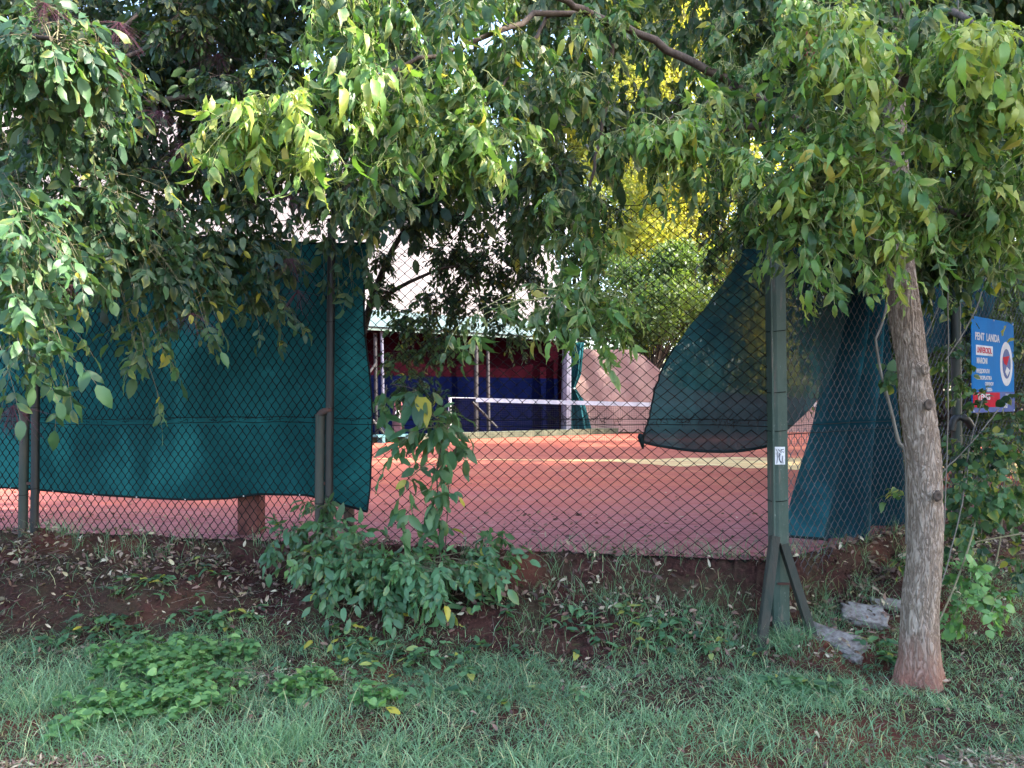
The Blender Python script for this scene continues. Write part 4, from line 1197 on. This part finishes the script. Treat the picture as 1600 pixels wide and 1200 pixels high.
for px, py, Z, rp, n, an, tn in (
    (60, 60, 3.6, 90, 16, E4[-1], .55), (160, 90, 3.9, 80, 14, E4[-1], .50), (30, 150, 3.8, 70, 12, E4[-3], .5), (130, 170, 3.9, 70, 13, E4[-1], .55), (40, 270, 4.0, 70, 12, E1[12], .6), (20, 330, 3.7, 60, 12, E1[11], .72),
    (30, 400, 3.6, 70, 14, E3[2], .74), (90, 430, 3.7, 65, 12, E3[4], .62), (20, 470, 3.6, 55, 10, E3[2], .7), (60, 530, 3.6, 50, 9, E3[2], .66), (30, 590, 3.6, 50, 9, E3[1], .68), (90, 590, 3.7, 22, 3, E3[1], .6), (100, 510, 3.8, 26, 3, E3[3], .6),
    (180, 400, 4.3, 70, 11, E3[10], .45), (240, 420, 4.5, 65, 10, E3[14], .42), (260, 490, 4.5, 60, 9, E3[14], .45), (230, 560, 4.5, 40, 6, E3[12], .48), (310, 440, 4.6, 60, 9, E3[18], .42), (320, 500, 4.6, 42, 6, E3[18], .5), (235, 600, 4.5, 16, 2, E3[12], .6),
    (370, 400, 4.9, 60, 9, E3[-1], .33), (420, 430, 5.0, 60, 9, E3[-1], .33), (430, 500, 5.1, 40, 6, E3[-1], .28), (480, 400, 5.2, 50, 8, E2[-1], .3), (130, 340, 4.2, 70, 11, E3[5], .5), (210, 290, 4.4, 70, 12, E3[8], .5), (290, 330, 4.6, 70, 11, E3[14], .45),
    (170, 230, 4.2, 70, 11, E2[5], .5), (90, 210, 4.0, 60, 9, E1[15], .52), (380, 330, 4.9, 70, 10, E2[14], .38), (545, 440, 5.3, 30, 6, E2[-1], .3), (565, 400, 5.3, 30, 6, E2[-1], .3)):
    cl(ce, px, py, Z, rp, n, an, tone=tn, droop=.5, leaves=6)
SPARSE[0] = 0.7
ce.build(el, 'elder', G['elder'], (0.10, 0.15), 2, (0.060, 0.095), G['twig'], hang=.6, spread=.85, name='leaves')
ci = Crown()  # inner elder leaves in dark tones that paint the crown's inner shade
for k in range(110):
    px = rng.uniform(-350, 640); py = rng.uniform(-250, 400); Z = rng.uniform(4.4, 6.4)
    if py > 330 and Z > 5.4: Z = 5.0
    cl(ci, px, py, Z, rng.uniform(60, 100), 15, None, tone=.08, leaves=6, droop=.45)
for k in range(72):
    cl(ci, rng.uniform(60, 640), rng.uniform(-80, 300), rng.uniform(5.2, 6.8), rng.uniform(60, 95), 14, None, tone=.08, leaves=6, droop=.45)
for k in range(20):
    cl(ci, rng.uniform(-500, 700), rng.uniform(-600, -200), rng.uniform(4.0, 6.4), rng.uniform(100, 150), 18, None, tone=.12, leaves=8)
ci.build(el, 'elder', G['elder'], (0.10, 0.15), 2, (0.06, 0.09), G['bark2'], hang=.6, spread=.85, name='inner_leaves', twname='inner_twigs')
berry = simple('elder_berry', (0.016, 0.008, 0.022), 0.3, 0.5); bst = simple('berry_stalk', (0.10, 0.03, 0.05), 0.6)
bm = bmesh.new(); bmesh.ops.create_icosphere(bm, subdivisions=1, radius=1); BV = np.array([v.co[:] for v in bm.verts]); BF = np.array([[v.index for v in f_.verts] for f_ in bm.faces]); bm.free()
for px, py, Z, nb in ((70, 30, 3.5, 90), (60, 130, 3.7, 80), (115, 165, 3.9, 70), (250, 200, 4.5, 90), (285, 250, 4.6, 80), (185, 60, 4.3, 80), (300, 70, 4.8, 80), (340, 110, 4.9, 60), (455, 430, 4.9, 60), (465, 480, 4.95, 45), (300, 515, 4.4, 45), (20, 660, 3.6, 60), (115, 470, 3.8, 40), (450, 330, 5.0, 60), (640, 370, 5.4, 50), (180, 130, 4.0, 70)):
    c = at(px, py, Z); k = Z / FPX
    Pb = c + rng.normal(size=(nb, 3)) * np.array([22 * k, 16 * k, 15 * k]); rb = rng.uniform(.0025, .0036, nb)
    V = (Pb[:, None] + BV[None] * rb[:, None, None]).reshape(-1, 3); F = (BF[None] + (np.arange(nb) * len(BV))[:, None, None]).reshape(-1, 3)
    o = mesh_np('berry_cluster', V, np.zeros((0, 4)), berry, el, True, tris=F)
    a = Acc(); top = c + (0, 0, 26 * k)
    a.add(*tubes_np(np.stack([np.repeat(top[None], nb, 0), (top + Pb) / 2 + (0, 0, .006), Pb], 1), np.full((nb, 3), .0006), 3)); a.build('stalks', bst, o, True)

SPARSE[0] = 0.8
# ------------------------------------------------------------------ tree behind the fence, in the gap
t3 = thing('elder_tree', 'small-leaved tree on the court side of the fence, seen dark against the pale tent roof', 'tree')
a = Acc(); b = onfence(545, 800, -0.5, 1); b[2] = -0.02
c1 = curve([b, b + (0.0, .1, 1.0), b + (.15, .2, 1.9), b + (.5, .3, 2.6), b + (1.2, .2, 3.0)], 20); a.tube(c1, np.linspace(.045, .012, 20), 8)
c2 = curve([c1[9], b + (.5, 0, 2.0), b + (.9, 0, 2.1), b + (1.1, 0, 1.7)], 14); a.tube(c2, np.linspace(.02, .004, 14), 6)
a.build('trunk', G['bark2'], t3, True)
c = Crown()
for px, py, Z, rp, n, tn in ((640, 330, 6.3, 60, 14, .35), (720, 340, 6.3, 70, 18, .35), (800, 340, 6.4, 60, 14, .35), (700, 410, 6.2, 45, 14, .42), (760, 420, 6.3, 60, 17, .4), (820, 440, 6.4, 50, 12, .38), (690, 480, 6.2, 42, 12, .5), (750, 490, 6.2, 50, 13, .42), (640, 510, 6.1, 38, 9, .6), (690, 545, 6.1, 38, 8, .62), (800, 530, 6.3, 36, 5, .5), (600, 460, 6.1, 24, 5, .4), (590, 400, 6.2, 22, 5, .35),
    (850, 360, 6.5, 45, 9, .3), (580, 340, 6.2, 40, 8, .3), (660, 230, 6.5, 80, 14, .25), (780, 250, 6.6, 80, 16, .25), (870, 260, 6.8, 40, 6, .25), (520, 330, 6.4, 60, 10, .25), (640, 600, 6.0, 40, 6, .5), (620, 560, 6.0, 28, 4, .5), (690, 630, 6.0, 30, 4, .45)):
    cl(c, px, py, Z, rp, int(n * 2.3), None, tone=tn, leaves=6, droop=.35)
c.build(t3, 'elder', G['elder'], (.06, .10), 2, (.038, .058), G['bark2'], hang=.4, spread=.85, name='leaves')

# ------------------------------------------------------------------ bush at the foot of the fence
bu = thing('elder_bush', 'low leafy bush sprawling over the bank at the foot of the fence, below the gap', 'bush')
gb = at(600, 900, 5.25); gb[2] = float(ground(gb[0], gb[1]))
c = Crown()
for px, py, Z, rp, n, tn in ((480, 830, 5.2, 40, 10, .35), (520, 850, 5.15, 55, 14, .42), (480, 880, 5.1, 35, 6, .35), (580, 870, 5.1, 60, 17, .48), (640, 890, 5.0, 60, 18, .55), (700, 890, 4.95, 55, 16, .58), (680, 920, 4.9, 40, 9, .5), (740, 890, 4.95, 45, 9, .55), (600, 920, 5.0, 50, 9, .4), (440, 845, 5.3, 28, 4, .3), (530, 910, 5.05, 40, 6, .35), (780, 880, 5.0, 22, 3, .5), (760, 850, 5.2, 40, 6, .3), (500, 800, 5.3, 30, 5, .35), (640, 850, 5.2, 60, 9, .4)):
    cl(c, px, py, Z, rp, n, gb if n > 8 else None, tone=tn, leaves=6, droop=.4, ry=rp * .65)
c.build(bu, 'elder', G['bush'], (.09, .14), 2, (.055, .088), G['twig'], hang=.6, spread=.85, name='leaves', twname='stems')
sa = thing('sapling', 'thin upright sapling with large drooping leaves growing through the fence above the bush', 'sapling')
a = Acc(); sb = at(690, 860, 5.2); sb[2] = float(ground(sb[0], sb[1])) - .02
S1 = curve([sb, at(685, 790, 5.2), at(683, 740, 5.2), at(690, 680, 5.2), at(672, 640, 5.2), at(650, 610, 5.25), at(610, 600, 5.3)], 30); a.tube(S1, np.linspace(.006, .0025, 30), 6); a.build('stem', G['bark2'], sa, True); a = Acc()
S2 = curve([sb, at(700, 790, 5.25), at(702, 740, 5.2), at(715, 690, 5.2), at(705, 650, 5.2)], 24); a.tube(S2, np.linspace(.005, .0025, 24), 6)
a.build('stem', G['bark2'], sa, True)
c = Crown()
for px, py, Z, rp, n, an, tn in ((670, 675, 5.15, 45, 8, S1[18], .5), (700, 690, 5.15, 28, 4, S2[-2], .5), (640, 710, 5.15, 32, 4, S1[16], .3), (630, 760, 5.15, 32, 4, S1[12], .35), (690, 740, 5.15, 28, 4, S1[13], .4), (640, 800, 5.15, 30, 3, S1[9], .42), (700, 790, 5.15, 24, 3, S2[10], .4), (600, 640, 5.25, 26, 3, S1[-1], .35), (690, 645, 5.2, 16, 2, S2[-1], .45), (655, 625, 5.2, 20, 3, S1[-6], .35), (722, 690, 5.2, 10, 1, S2[-3], .4)):
    cl(c, px, py, Z, rp, max(2, int(n * .75)), an, tone=tn, leaves=3, droop=.4)
c.build(sa, 'elder', G['bush'], (.07, .11), 1, (.10, .15), G['twig'], hang=.7, spread=.8, name='leaves', twname='leaf_stalks')

# right hand shrubs
rs = thing('maple_shrub', 'mid green shrub with lobed leaves growing along the right fence behind the trunk', 'shrub')
c = Crown()
for px, py, Z, rp, n, tn in ((1530, 720, 5.6, 55, 10, .5), (1580, 730, 5.6, 55, 10, .5), (1510, 790, 5.4, 50, 10, .6), (1560, 800, 5.3, 60, 13, .65), (1600, 830, 5.3, 60, 12, .6), (1510, 840, 5.2, 40, 7, .6), (1500, 700, 5.8, 35, 5, .45), (1590, 670, 5.7, 40, 6, .4), (1500, 600, 5.9, 30, 5, .5), (1490, 560, 5.9, 30, 5, .45), (1545, 612, 5.8, 16, 1, .45), (1530, 632, 5.8, 16, 2, .45), (1598, 540, 5.9, 18, 3, .4), (1540, 760, 5.0, 50, 10, .7), (1590, 770, 5.0, 55, 12, .7), (1500, 770, 5.1, 36, 8, .65), (1560, 700, 5.2, 45, 8, .6), (1520, 830, 5.0, 45, 9, .72), (1590, 890, 4.9, 30, 5, .6), (1500, 480, 6, 34, 5, .45), (1590, 480, 6, 30, 4, .4), (1408, 880, 4.9, 16, 3, .65), (1410, 590, 4.6, 14, 2, .55), (1408, 770, 4.8, 10, 1, .55), (1600, 620, 5.8, 30, 5, .4)):
    cl(c, px, py, Z, rp, n, None, tone=tn, leaves=5, droop=.4)
c.build(rs, 'round', G['elder'], (.05, .09), 1, (.036, .062), G['twig'], hang=.5, spread=.8, name='leaves', twname='twigs')
a = Acc()
for pts in ([(1465, 975, 4.6), (1490, 920, 4.65), (1515, 850, 4.8), (1530, 790, 5.1)], [(1510, 850, 4.9), (1560, 840, 5), (1620, 830, 5)], [(1530, 960, 4.9), (1560, 860, 5.2), (1570, 740, 5.5)]):
    a = Acc(); a.tube(curve([at(*p) for p in pts], 14), .006, 6); a.build('stem', G['twig'], rs, True)
r2 = thing('herb_plant', 'bright green leafy herb at the foot of the trunk, right side', 'plant')
c = Crown()
for px, py, Z, rp, n, tn in ((1520, 900, 4.7, 30, 8, .75), (1545, 950, 4.6, 36, 9, .8), (1500, 960, 4.6, 30, 6, .6), (1560, 930, 4.7, 28, 5, .3), (1490, 920, 4.75, 30, 6, .4), (1570, 975, 4.6, 16, 3, .8)):
    cl(c, px, py, Z, rp, n, None, tone=tn, leaves=5, droop=.1)
c.build(r2, 'round', G['weed'], (.03, .05), 1, (.03, .05), G['twig'], hang=.3, spread=.8, name='leaves', twname='stems')

# ------------------------------------------------------------------ background trees
def bigtree(name, label, base, height, rad, blobs, per, L, mat, seed, z0=1.5, tr=0.16, cat='tree', group=None, kind='tiny'):
    t = thing(name, label, cat, group=group)
    b = np.array([base[0], base[1], -0.02])
    a = Acc(); top = b + (rng.normal() * .4, rng.normal() * .4, height * .8)
    tc_ = curve([b, b * .7 + top * .3 + (rng.normal() * .2, 0, 0), b * .35 + top * .65 + (rng.normal() * .3, 0, 0), top], 20)
    a.tube(tc_, np.linspace(tr, tr * .25, 20), 9)
    cen = []
    for k in range(blobs):
        h = z0 + (height - z0) * rng.random() ** 0.8; prof = math.sin(math.pi * min(.97, max(.12, (h - z0) / (height - z0) * .8 + .15))) ** .6
        th = rng.uniform(0, 2 * np.pi); rr = rad * prof * rng.random() ** .5
        cc = np.array([b[0] + math.cos(th) * rr, b[1] + math.sin(th) * rr, h]); cen.append(cc)
        st = tc_[int(np.clip(h / height * 16 - 3, 1, 18))]
        a.tube(curve([st, st * .5 + cc * .5 + (0, 0, .2), cc], 8), np.linspace(tr * .25, .01, 8), 5)
    a.build('trunk', G['bark2'], t, True)
    cen = np.array(cen); n = blobs * per
    cr = np.repeat(rng.uniform(.55, 1.1, blobs) * rad * .34, per)[:, None]
    P = np.repeat(cen, per, 0) + unit(rng.normal(size=(n, 3))) * rng.random((n, 1)) ** .5 * cr * np.array([1.1, 1.1, .8])
    tone = np.clip(np.repeat(rng.normal(.5, .18, blobs), per) + rng.normal(0, .12, n), 0, .97)
    leaflets('crown', P, rng.normal(size=(n, 3)) + (0, 0, -.4), rng.normal(size=(n, 3)) + (0, 0, .8), rng.uniform(L * .7, L * 1.2, n), kind, mat, t, tone)
    return t
def pxz(px, Z): p = at(px, 600, Z); return (p[0], p[1])
bigtree('yellow_green_tree', 'tall yellow green tree behind the pink tarpaulin, nearest left of the corner post', pxz(1120, 31), 19, 4.8, 110, 480, .20, G['yellow'], 1, 1.8)
bigtree('yellow_green_tree', 'yellow green tree whose crown shows at the top centre under the bare limb', pxz(1010, 38), 23, 5.5, 110, 420, .24, G['yellow'], 2, 8)
bigtree('dark_green_tree', 'dark green rounded tree just above the pink tarpaulin', pxz(1040, 27), 6.0, 3.0, 50, 420, .16, G['far'], 3, 1.2)
bigtree('dark_green_tree', 'airy green tree seen behind the thin white mast', pxz(905, 42), 16, 5, 60, 330, .24, G['far'], 4, 3)
bigtree('dark_green_tree', 'broad green tree beyond the right hand fence, behind the blue sign', pxz(1560, 15), 9, 3.4, 80, 420, .13, G['far'], 5, .6)
bigtree('dark_green_tree', 'dark dense tree beyond the right fence, seen above the bunched blue green cloth', pxz(1370, 13), 9, 2.8, 70, 420, .12, G['far'], 6, .8)
bigtree('dark_green_tree', 'tall green tree at the right edge, farther back than the blue sign', pxz(1800, 22), 13, 5, 80, 380, .2, G['far'], 7, 1)
bigtree('dark_green_tree', 'distant green tree behind the torn cloth flap beside the corner post', pxz(1250, 40), 12, 5, 60, 380, .26, G['yellow'], 8, 1)
bigtree('dark_green_bush', 'dense dark bush just beyond the right fence, low behind the blue sign', pxz(1530, 9.6), 2.4, 1.5, 40, 420, .09, G['far'], 9, .2, .04, 'bush')
bigtree('dark_green_bush', 'dense dark bush beyond the right fence, between the trunk and the bunched cloth', pxz(1430, 9.0), 2.8, 1.1, 36, 420, .09, G['far'], 10, .2, .04, 'bush')
# unseen trees added outside the frame to shade bank, lawn and near court
for k, (x, y, h, r) in enumerate(((9, 4.0, 10, 3.4), (12, 8.5, 11, 3.8), (13, 1.5, 12, 4.0), (19, 21, 10, 4.0), (13.5, 5.5, 14, 4.0))):
    bigtree('added_shade_tree', 'unseen dense green tree added beyond the right edge of the view for shade', (x, y), h, r, 70, 260, .24, G['far'], 20 + k, 2.2, group='added shade trees right of the view')

#@@GROUND@@
# ------------------------------------------------------------------ grass, weeds, litter
def blades(name, P, H_, W_, lean, mat, tone=None):
    n = len(P)
    th = rng.uniform(0, 2 * np.pi, n); la = rng.uniform(0, 2 * np.pi, n)
    sx = np.stack([np.cos(th), np.sin(th), np.zeros(n)], -1); ld = np.stack([np.cos(la), np.sin(la), np.zeros(n)], -1)
    ts = np.array([0, .35, .7, 1.0]); ws_ = np.array([.8, 1, .7, .08])
    le = rng.uniform(*lean, n)
    C = P[:, None] + np.array([0, 0, 1.0])[None, None] * (H_[:, None] * (ts[None] - .35 * le[:, None] * ts[None] ** 2))[..., None] + ld[:, None] * (H_[:, None] * le[:, None] * ts[None] ** 1.7)[..., None]
    hw = (W_[:, None] * ws_[None] / 2)[..., None] * sx[:, None]
    V = np.stack([C - hw, C + hw], 2).reshape(n, 8, 3)
    Q = np.array([[0, 1, 3, 2], [2, 3, 5, 4], [4, 5, 7, 6]])
    Q = (Q[None] + (np.arange(n) * 8)[:, None, None]).reshape(-1, 4)
    a_ = np.zeros((n, 8, 3)); a_[:, :, 0] = (tone if tone is not None else rng.random(n))[:, None]; a_[:, :, 1] = rng.random(n)[:, None]
    a_[:, :, 2] = np.repeat(ts, 2)[None]
    return mesh_np(name, V.reshape(-1, 3), Q, mat, None, True, a_.reshape(-1, 3))


def scatter(n, x0, x1, y0, y1, dens):
    x = rng.uniform(x0, x1, n); y = rng.uniform(y0, y1, n)
    k = rng.random(n) < dens(x, y)
    x, y = x[k], y[k]
    return np.stack([x, y, ground(x, y)], -1)


def bare(x, y):      # 0 = full grass, 1 = bare soil
    s, s1, s2 = sdist(x, y)
    k = smooth01((x + 4.0) / 5.2)
    edge = 1.02 - 0.52 * k + .25 * vnoise(x * 1.5, y * 1.5, 0, 81) + .12 * vnoise(x * 5, y * 5, 0, 82)
    return 1 - smooth01((s - edge + .18) / .36)
def dgrass(x, y):
    s, _, _ = sdist(x, y)
    bz = bare(x, y)
    patch = smooth01((vnoise(x * 2.2, y * 2.2, 0, 83) + .55 * vnoise(x * 8, y * 8, 0, 85) + .45) / .9)
    d = (1 - bz) * (.35 + .65 * patch) + bz * .05 + .42 * bz * smooth01((vnoise(x * 2.5, y * 2.5, 0, 84) - .05) / .4) * smooth01((x + 1.2) / 1.5)
    bx = at(430, 1040, 4.3); d = d * (1 - .75 * np.exp(-(((x - bx[0]) / .38) ** 2 + ((y - bx[1]) / .25) ** 2)))
    bx = at(1590, 1195, 3.25); d = d * (1 - .9 * np.exp(-(((x - bx[0]) / .22) ** 2 + ((y - bx[1]) / .10) ** 2)))
    bx = at(30, 1200, 3.25); d = d * (1 - .9 * np.exp(-(((x - bx[0]) / .35) ** 2 + ((y - bx[1]) / .08) ** 2)))
    return np.where(s < -.01, 0, d)
P = scatter(250000, -4.6, 4.6, 2.2, 6.4, dgrass)
n = len(P)
hh = rng.gamma(3.6, .0118, n) * (.8 + .5 * smooth01((vnoise(P[:, 0] * 1.3, P[:, 1] * 1.3, 0, 86) + .4))) + .01
tone = np.clip(.46 + .26 * vnoise(P[:, 0] * 1.8, P[:, 1] * 1.8, 0, 87) + rng.normal(0, .17, n), 0, .88); tone = np.where(rng.random(n) < .11, 1.0, tone)
o = blades('grass', P, hh, rng.uniform(.0022, .0050, n), (.45, 1.9), G['grass'], tone); tag(o, 'short bluish green grass covering the lawn in front of the bank', 'grass', kind='stuff')
# longer tufts
tf = []
for k in range(70):
    t = rng.uniform(0.1, 5.6) if rng.random() < .8 else -rng.uniform(.1, 1.8); o_ = rng.uniform(.0, .16); kk = int(rng.uniform(5, 22))
    b_ = K + (D1 * t if t > 0 else D2 * -t) + (N1 if t > 0 else N2) * o_
    q = np.array([b_[0], b_[1], 0]) + rng.normal(size=(kk, 3)) * .022; q[:, 2] = ground(q[:, 0], q[:, 1]); tf.append(q)
for (px, py, Z, k, sp_) in [(60, 1100, 3.9, 260, .10), (20, 1060, 4.1, 260, .12), (120, 1060, 4.2, 180, .12), (420, 1180, 3.4, 260, .08), (460, 1160, 3.5, 260, .08), (350, 1170, 3.45, 120, .08), (1225, 960, 4.75, 220, .07), (1240, 990, 4.65, 120, .06), (1080, 930, 4.85, 140, .12), (940, 920, 5.0, 120, .12), (1000, 960, 4.7, 160, .15), (1130, 900, 4.95, 160, .10), (1290, 900, 5.0, 120, .10), (820, 960, 4.8, 80, .1), (540, 1000, 4.6, 80, .15), (240, 1010, 4.6, 100, .15), (850, 885, 5.15, 60, .16), (950, 892, 5.12, 90, .2), (1050, 895, 5.1, 120, .2), (1150, 890, 5.05, 140, .16), (1180, 940, 4.85, 160, .1), (1000, 930, 4.9, 120, .25), (300, 850, 5.8, 50, .4), (100, 845, 6.0, 50, .4), (1260, 890, 5.2, 80, .1), (1320, 900, 5.3, 60, .15), (100, 1180, 3.4, 160, .12), (250, 1185, 3.4, 120, .12), (640, 1185, 3.4, 160, .15), (900, 1190, 3.4, 160, .2), (1200, 1190, 3.4, 160, .2), (1350, 860, 5.3, 80, .1), (500, 1120, 3.7, 120, .1)]:
    c = at(px, py, Z); q = c + rng.normal(size=(k, 3)) * sp_; q[:, 2] = ground(q[:, 0], q[:, 1]); tf.append(q)
P = np.vstack(tf); n = len(P)
o = blades('long_grass', P, rng.uniform(.07, .19, n), rng.uniform(.002, .0045, n), (.25, 1.2), G['grass'], np.clip(rng.normal(.5, .25, n), 0, 1)); tag(o, 'longer arching grass tufts on the bank and among the lawn', 'grass', kind='stuff')

# fallen leaves
def dl(x, y):
    s, _, _ = sdist(x, y); b_ = bare(x, y)
    cl_ = smooth01((fbm(x * 2.3, y * 2.3, 0, 91, 3) + .35) / .8); return np.where(s < -.12, .05, (.16 + .80 * b_) * (.25 + .75 * cl_))
P = scatter(42000, -4.8, 5.6, 2.3, 7.2, dl); n = len(P); P[:, 2] += rng.uniform(.008, .035, n)
D = rng.normal(size=(n, 3)); D[:, 2] *= .25; Nn = rng.normal(size=(n, 3)) * .5 + (0, 0, 1)
tone = np.clip(rng.beta(1.3, 1.8, n), 0, 1); 
o = leaflets('leaf_litter', P, D, Nn, rng.uniform(.018, .050, n), 'elder', G['litter'], None, tone, (-.4, .6), .5); tag(o, 'dry brown and tan fallen leaves strewn over the bank and lawn', 'leaf litter', kind='stuff')
P = scatter(34000, -5.2, 5.6, 4.3, 7.2, lambda x, y: np.where(sdist(x, y)[0] < -.02, 0, np.exp(-(sdist(x, y)[0] / .38) ** 2) * .8)); n = len(P); u_ = rng.uniform(.005, .05, (n, 1)); P[:, :2] += N1[None] * u_; P[:, 2] += rng.uniform(.005, .05, n)
D = rng.normal(size=(n, 3)); D[:, 2] *= .5; Nn = rng.normal(size=(n, 3)) * .8 + (0, -.4, 1)
o = leaflets('ledge_litter', P, D, Nn, rng.uniform(.022, .060, n), 'elder', G['litter'], None, np.clip(rng.beta(1.2, 1.3, n), 0, 1), (-.6, .8), .7); tag(o, 'matted dark dead leaves caught along the soil ledge under the fence', 'leaf litter', kind='stuff')
# flecks on the court
P = scatter(9000, -6, 9, 4.9, 14, lambda x, y: np.where(sdist(x, y)[0] < -.05, np.exp(sdist(x, y)[0] / 1.3) + .03, 0)); P[:, 2] = .004; n = len(P)
D = rng.normal(size=(n, 3)); D[:, 2] *= .1
o = leaflets('court_litter', P, D, rng.normal(size=(n, 3)) * .35 + (0, 0, 1), rng.uniform(.012, .045, n), 'elder', G['litter'], None, np.clip(rng.beta(1.6, 1.4, n), 0, 1), (-.2, .3), .3); tag(o, 'scattered dry leaves lying on the near part of the red court', 'leaf litter', kind='stuff')

PP = []
for px, py, Z, sx_, sy_, k in ((1590, 1190, 3.28, .16, .05, 900), (1520, 1180, 3.33, .08, .04, 200), (60, 1195, 3.27, .25, .03, 500), (430, 1040, 4.3, .25, .12, 500)):
    c = at(px, py, Z); q = c + rng.normal(size=(k, 3)) * (sx_, sy_, 0); q[:, 2] = ground(q[:, 0], q[:, 1]) + rng.uniform(.003, .02, k); PP.append(q)
P = np.vstack(PP); n = len(P); D = rng.normal(size=(n, 3)); D[:, 2] *= .2
o = leaflets('dry_straw', P, D, rng.normal(size=(n, 3)) * .4 + (0, 0, 1), rng.uniform(.02, .06, n), 'tiny', G['litter'], None, np.clip(rng.beta(2.5, 1.3, n), 0, .95), (-.3, .5), .4, .35); tag(o, 'pale dry straw and leaf bits on the bare patches of the lawn', 'straw', kind='stuff')
# crumbs of soil and gravel
P = scatter(15000, -4.8, 5.2, 3.6, 7.0, lambda x, y: np.where(sdist(x, y)[0] < -.15, .08, bare(x, y) * .9 + .04)); n = len(P)
rb = rng.gamma(2, .0032, n) + .002
V = (P[:, None] + BV[None] * rb[:, None, None] * rng.uniform(.6, 1.3, (n, len(BV), 1))).reshape(-1, 3); F = (BF[None] + (np.arange(n) * len(BV))[:, None, None]).reshape(-1, 3)
o = mesh_np('soil_crumbs', V, np.zeros((0, 4)), G['soil'], None, False, tris=F); tag(o, 'loose reddish brown soil crumbs on the bank', 'soil', kind='stuff')
# dry stems and roots on the bank
P = scatter(1500, -4.6, 5.0, 3.0, 6.9, lambda x, y: np.where(sdist(x, y)[0] < -.05, 0, .25 + .75 * bare(x, y))); n = len(P)
dd = rng.normal(size=(n, 3)) * (.05, .05, .012); P[:, 2] += .012
pa = np.stack([P - dd, P + rng.normal(size=(n, 3)) * .008 + (0, 0, .008), P + dd], 1); pa[:, :, 2] = np.maximum(pa[:, :, 2], ground(pa[:, :, 0], pa[:, :, 1]) + .002)
a = Acc(); a.add(*tubes_np(pa, np.full((n, 3), .0013), 3)); o = a.build('dry_stems', G['vine']); tag(o, 'thin pale dry stems and twigs lying on the bank', 'twigs', kind='stuff')

# low weeds
def weeds(name, label, spots, mat, kind, L, hgt=(.03, .10)):
    PP, DD, NN, LL = [], [], [], []
    st = []
    for px, py, Z, sx_, sy_, k in spots:
        c = at(px, py, Z); q = c + np.stack([rng.normal(0, sx_, k), rng.normal(0, sy_, k), np.zeros(k)], -1); q[:, 2] = ground(q[:, 0], q[:, 1])
        h = rng.uniform(*hgt, k); top = q + np.stack([rng.normal(0, .015, k), rng.normal(0, .015, k), h], -1)
        st.append(np.stack([q, (q + top) / 2 + rng.normal(size=(k, 3)) * .004, top], 1))
        for j in range(4):
            an = rng.uniform(0, 2 * np.pi, k); d = np.stack([np.cos(an), np.sin(an), rng.uniform(-.25, .35, k)], -1)
            PP.append(top - (0, 0, 1) * (h * .22 * (j // 2))[:, None]); DD.append(d); NN.append(rng.normal(size=(k, 3)) * .25 + (0, 0, 1)); LL.append(rng.uniform(*L, k))
    t = thing(name, label, 'weeds'); t['kind'] = 'stuff'
    leaflets('leaves', np.vstack(PP), np.vstack(DD), np.vstack(NN), np.concatenate(LL), kind, mat, t, None, (.05, .4))
    a = Acc(); s_ = np.vstack(st); a.add(*tubes_np(s_, np.full(s_.shape[:2], .0012), 3)); a.build('stems', G['twig'], t)
weeds('weed_patch', 'patch of bright green heart-leaved weeds on the left of the lawn edge', [(250, 1000, 4.5, .14, .09, 130), (240, 1040, 4.3, .13, .07, 90), (360, 985, 4.55, .08, .06, 50), (290, 1060, 4.1, .14, .06, 80), (190, 1015, 4.45, .08, .07, 50)], G['weed'], 'round', (.032, .062), (.04, .15))
weeds('weed_patch', 'lower patch of pale green nettle-like weeds near the bottom left of the lawn', [(230, 1110, 3.8, .16, .06, 110), (170, 1125, 3.7, .07, .05, 40), (300, 1100, 3.85, .10, .05, 60), (105, 1150, 3.55, .05, .04, 22), (465, 1070, 4.0, .07, .05, 34), (580, 1100, 3.85, .07, .05, 34), (500, 1045, 4.15, .06, .05, 22)], G['weed'], 'round', (.032, .062), (.04, .13))
weeds('weed_patch', 'dark broad-leaved weeds scattered along the foot of the bank', [(540, 970, 4.75, .12, .08, 24), (700, 990, 4.6, .16, .08, 14), (240, 915, 5.3, .2, .1, 26), (150, 960, 4.9, .15, .08, 26), (330, 950, 4.95, .15, .08, 26), (560, 1000, 4.5, .15, .08, 16), (650, 1030, 4.3, .2, .1, 12), (900, 970, 4.75, .3, .1, 20), (770, 940, 5.0, .2, .08, 16), (1100, 990, 4.6, .3, .08, 16), (1020, 950, 4.8, .2, .06, 20), (1250, 1075, 4.1, .1, .05, 22), (1390, 985, 4.6, .1, .1, 20), (740, 1080, 4.0, .3, .1, 12)], G['bush'], 'elder', (.045, .10), (.02, .09))

# put every Empty at the base of its own parts
for o in list(S.objects):
    if o.type == 'EMPTY' and o.parent is None:
        lo = [1e9] * 3; hi = [-1e9] * 3
        for ch in o.children_recursive:
            if ch.type != 'MESH': continue
            n_ = len(ch.data.vertices); co = np.empty(n_ * 3, np.float32); ch.data.vertices.foreach_get('co', co); co = co.reshape(-1, 3)
            for k in range(3): lo[k] = min(lo[k], float(co[:, k].min())); hi[k] = max(hi[k], float(co[:, k].max()))
        p = ((lo[0] + hi[0]) / 2, (lo[1] + hi[1]) / 2, lo[2])
        o.location = p
        for ch in o.children:
            ch.location = Vector(ch.location) - Vector(p)
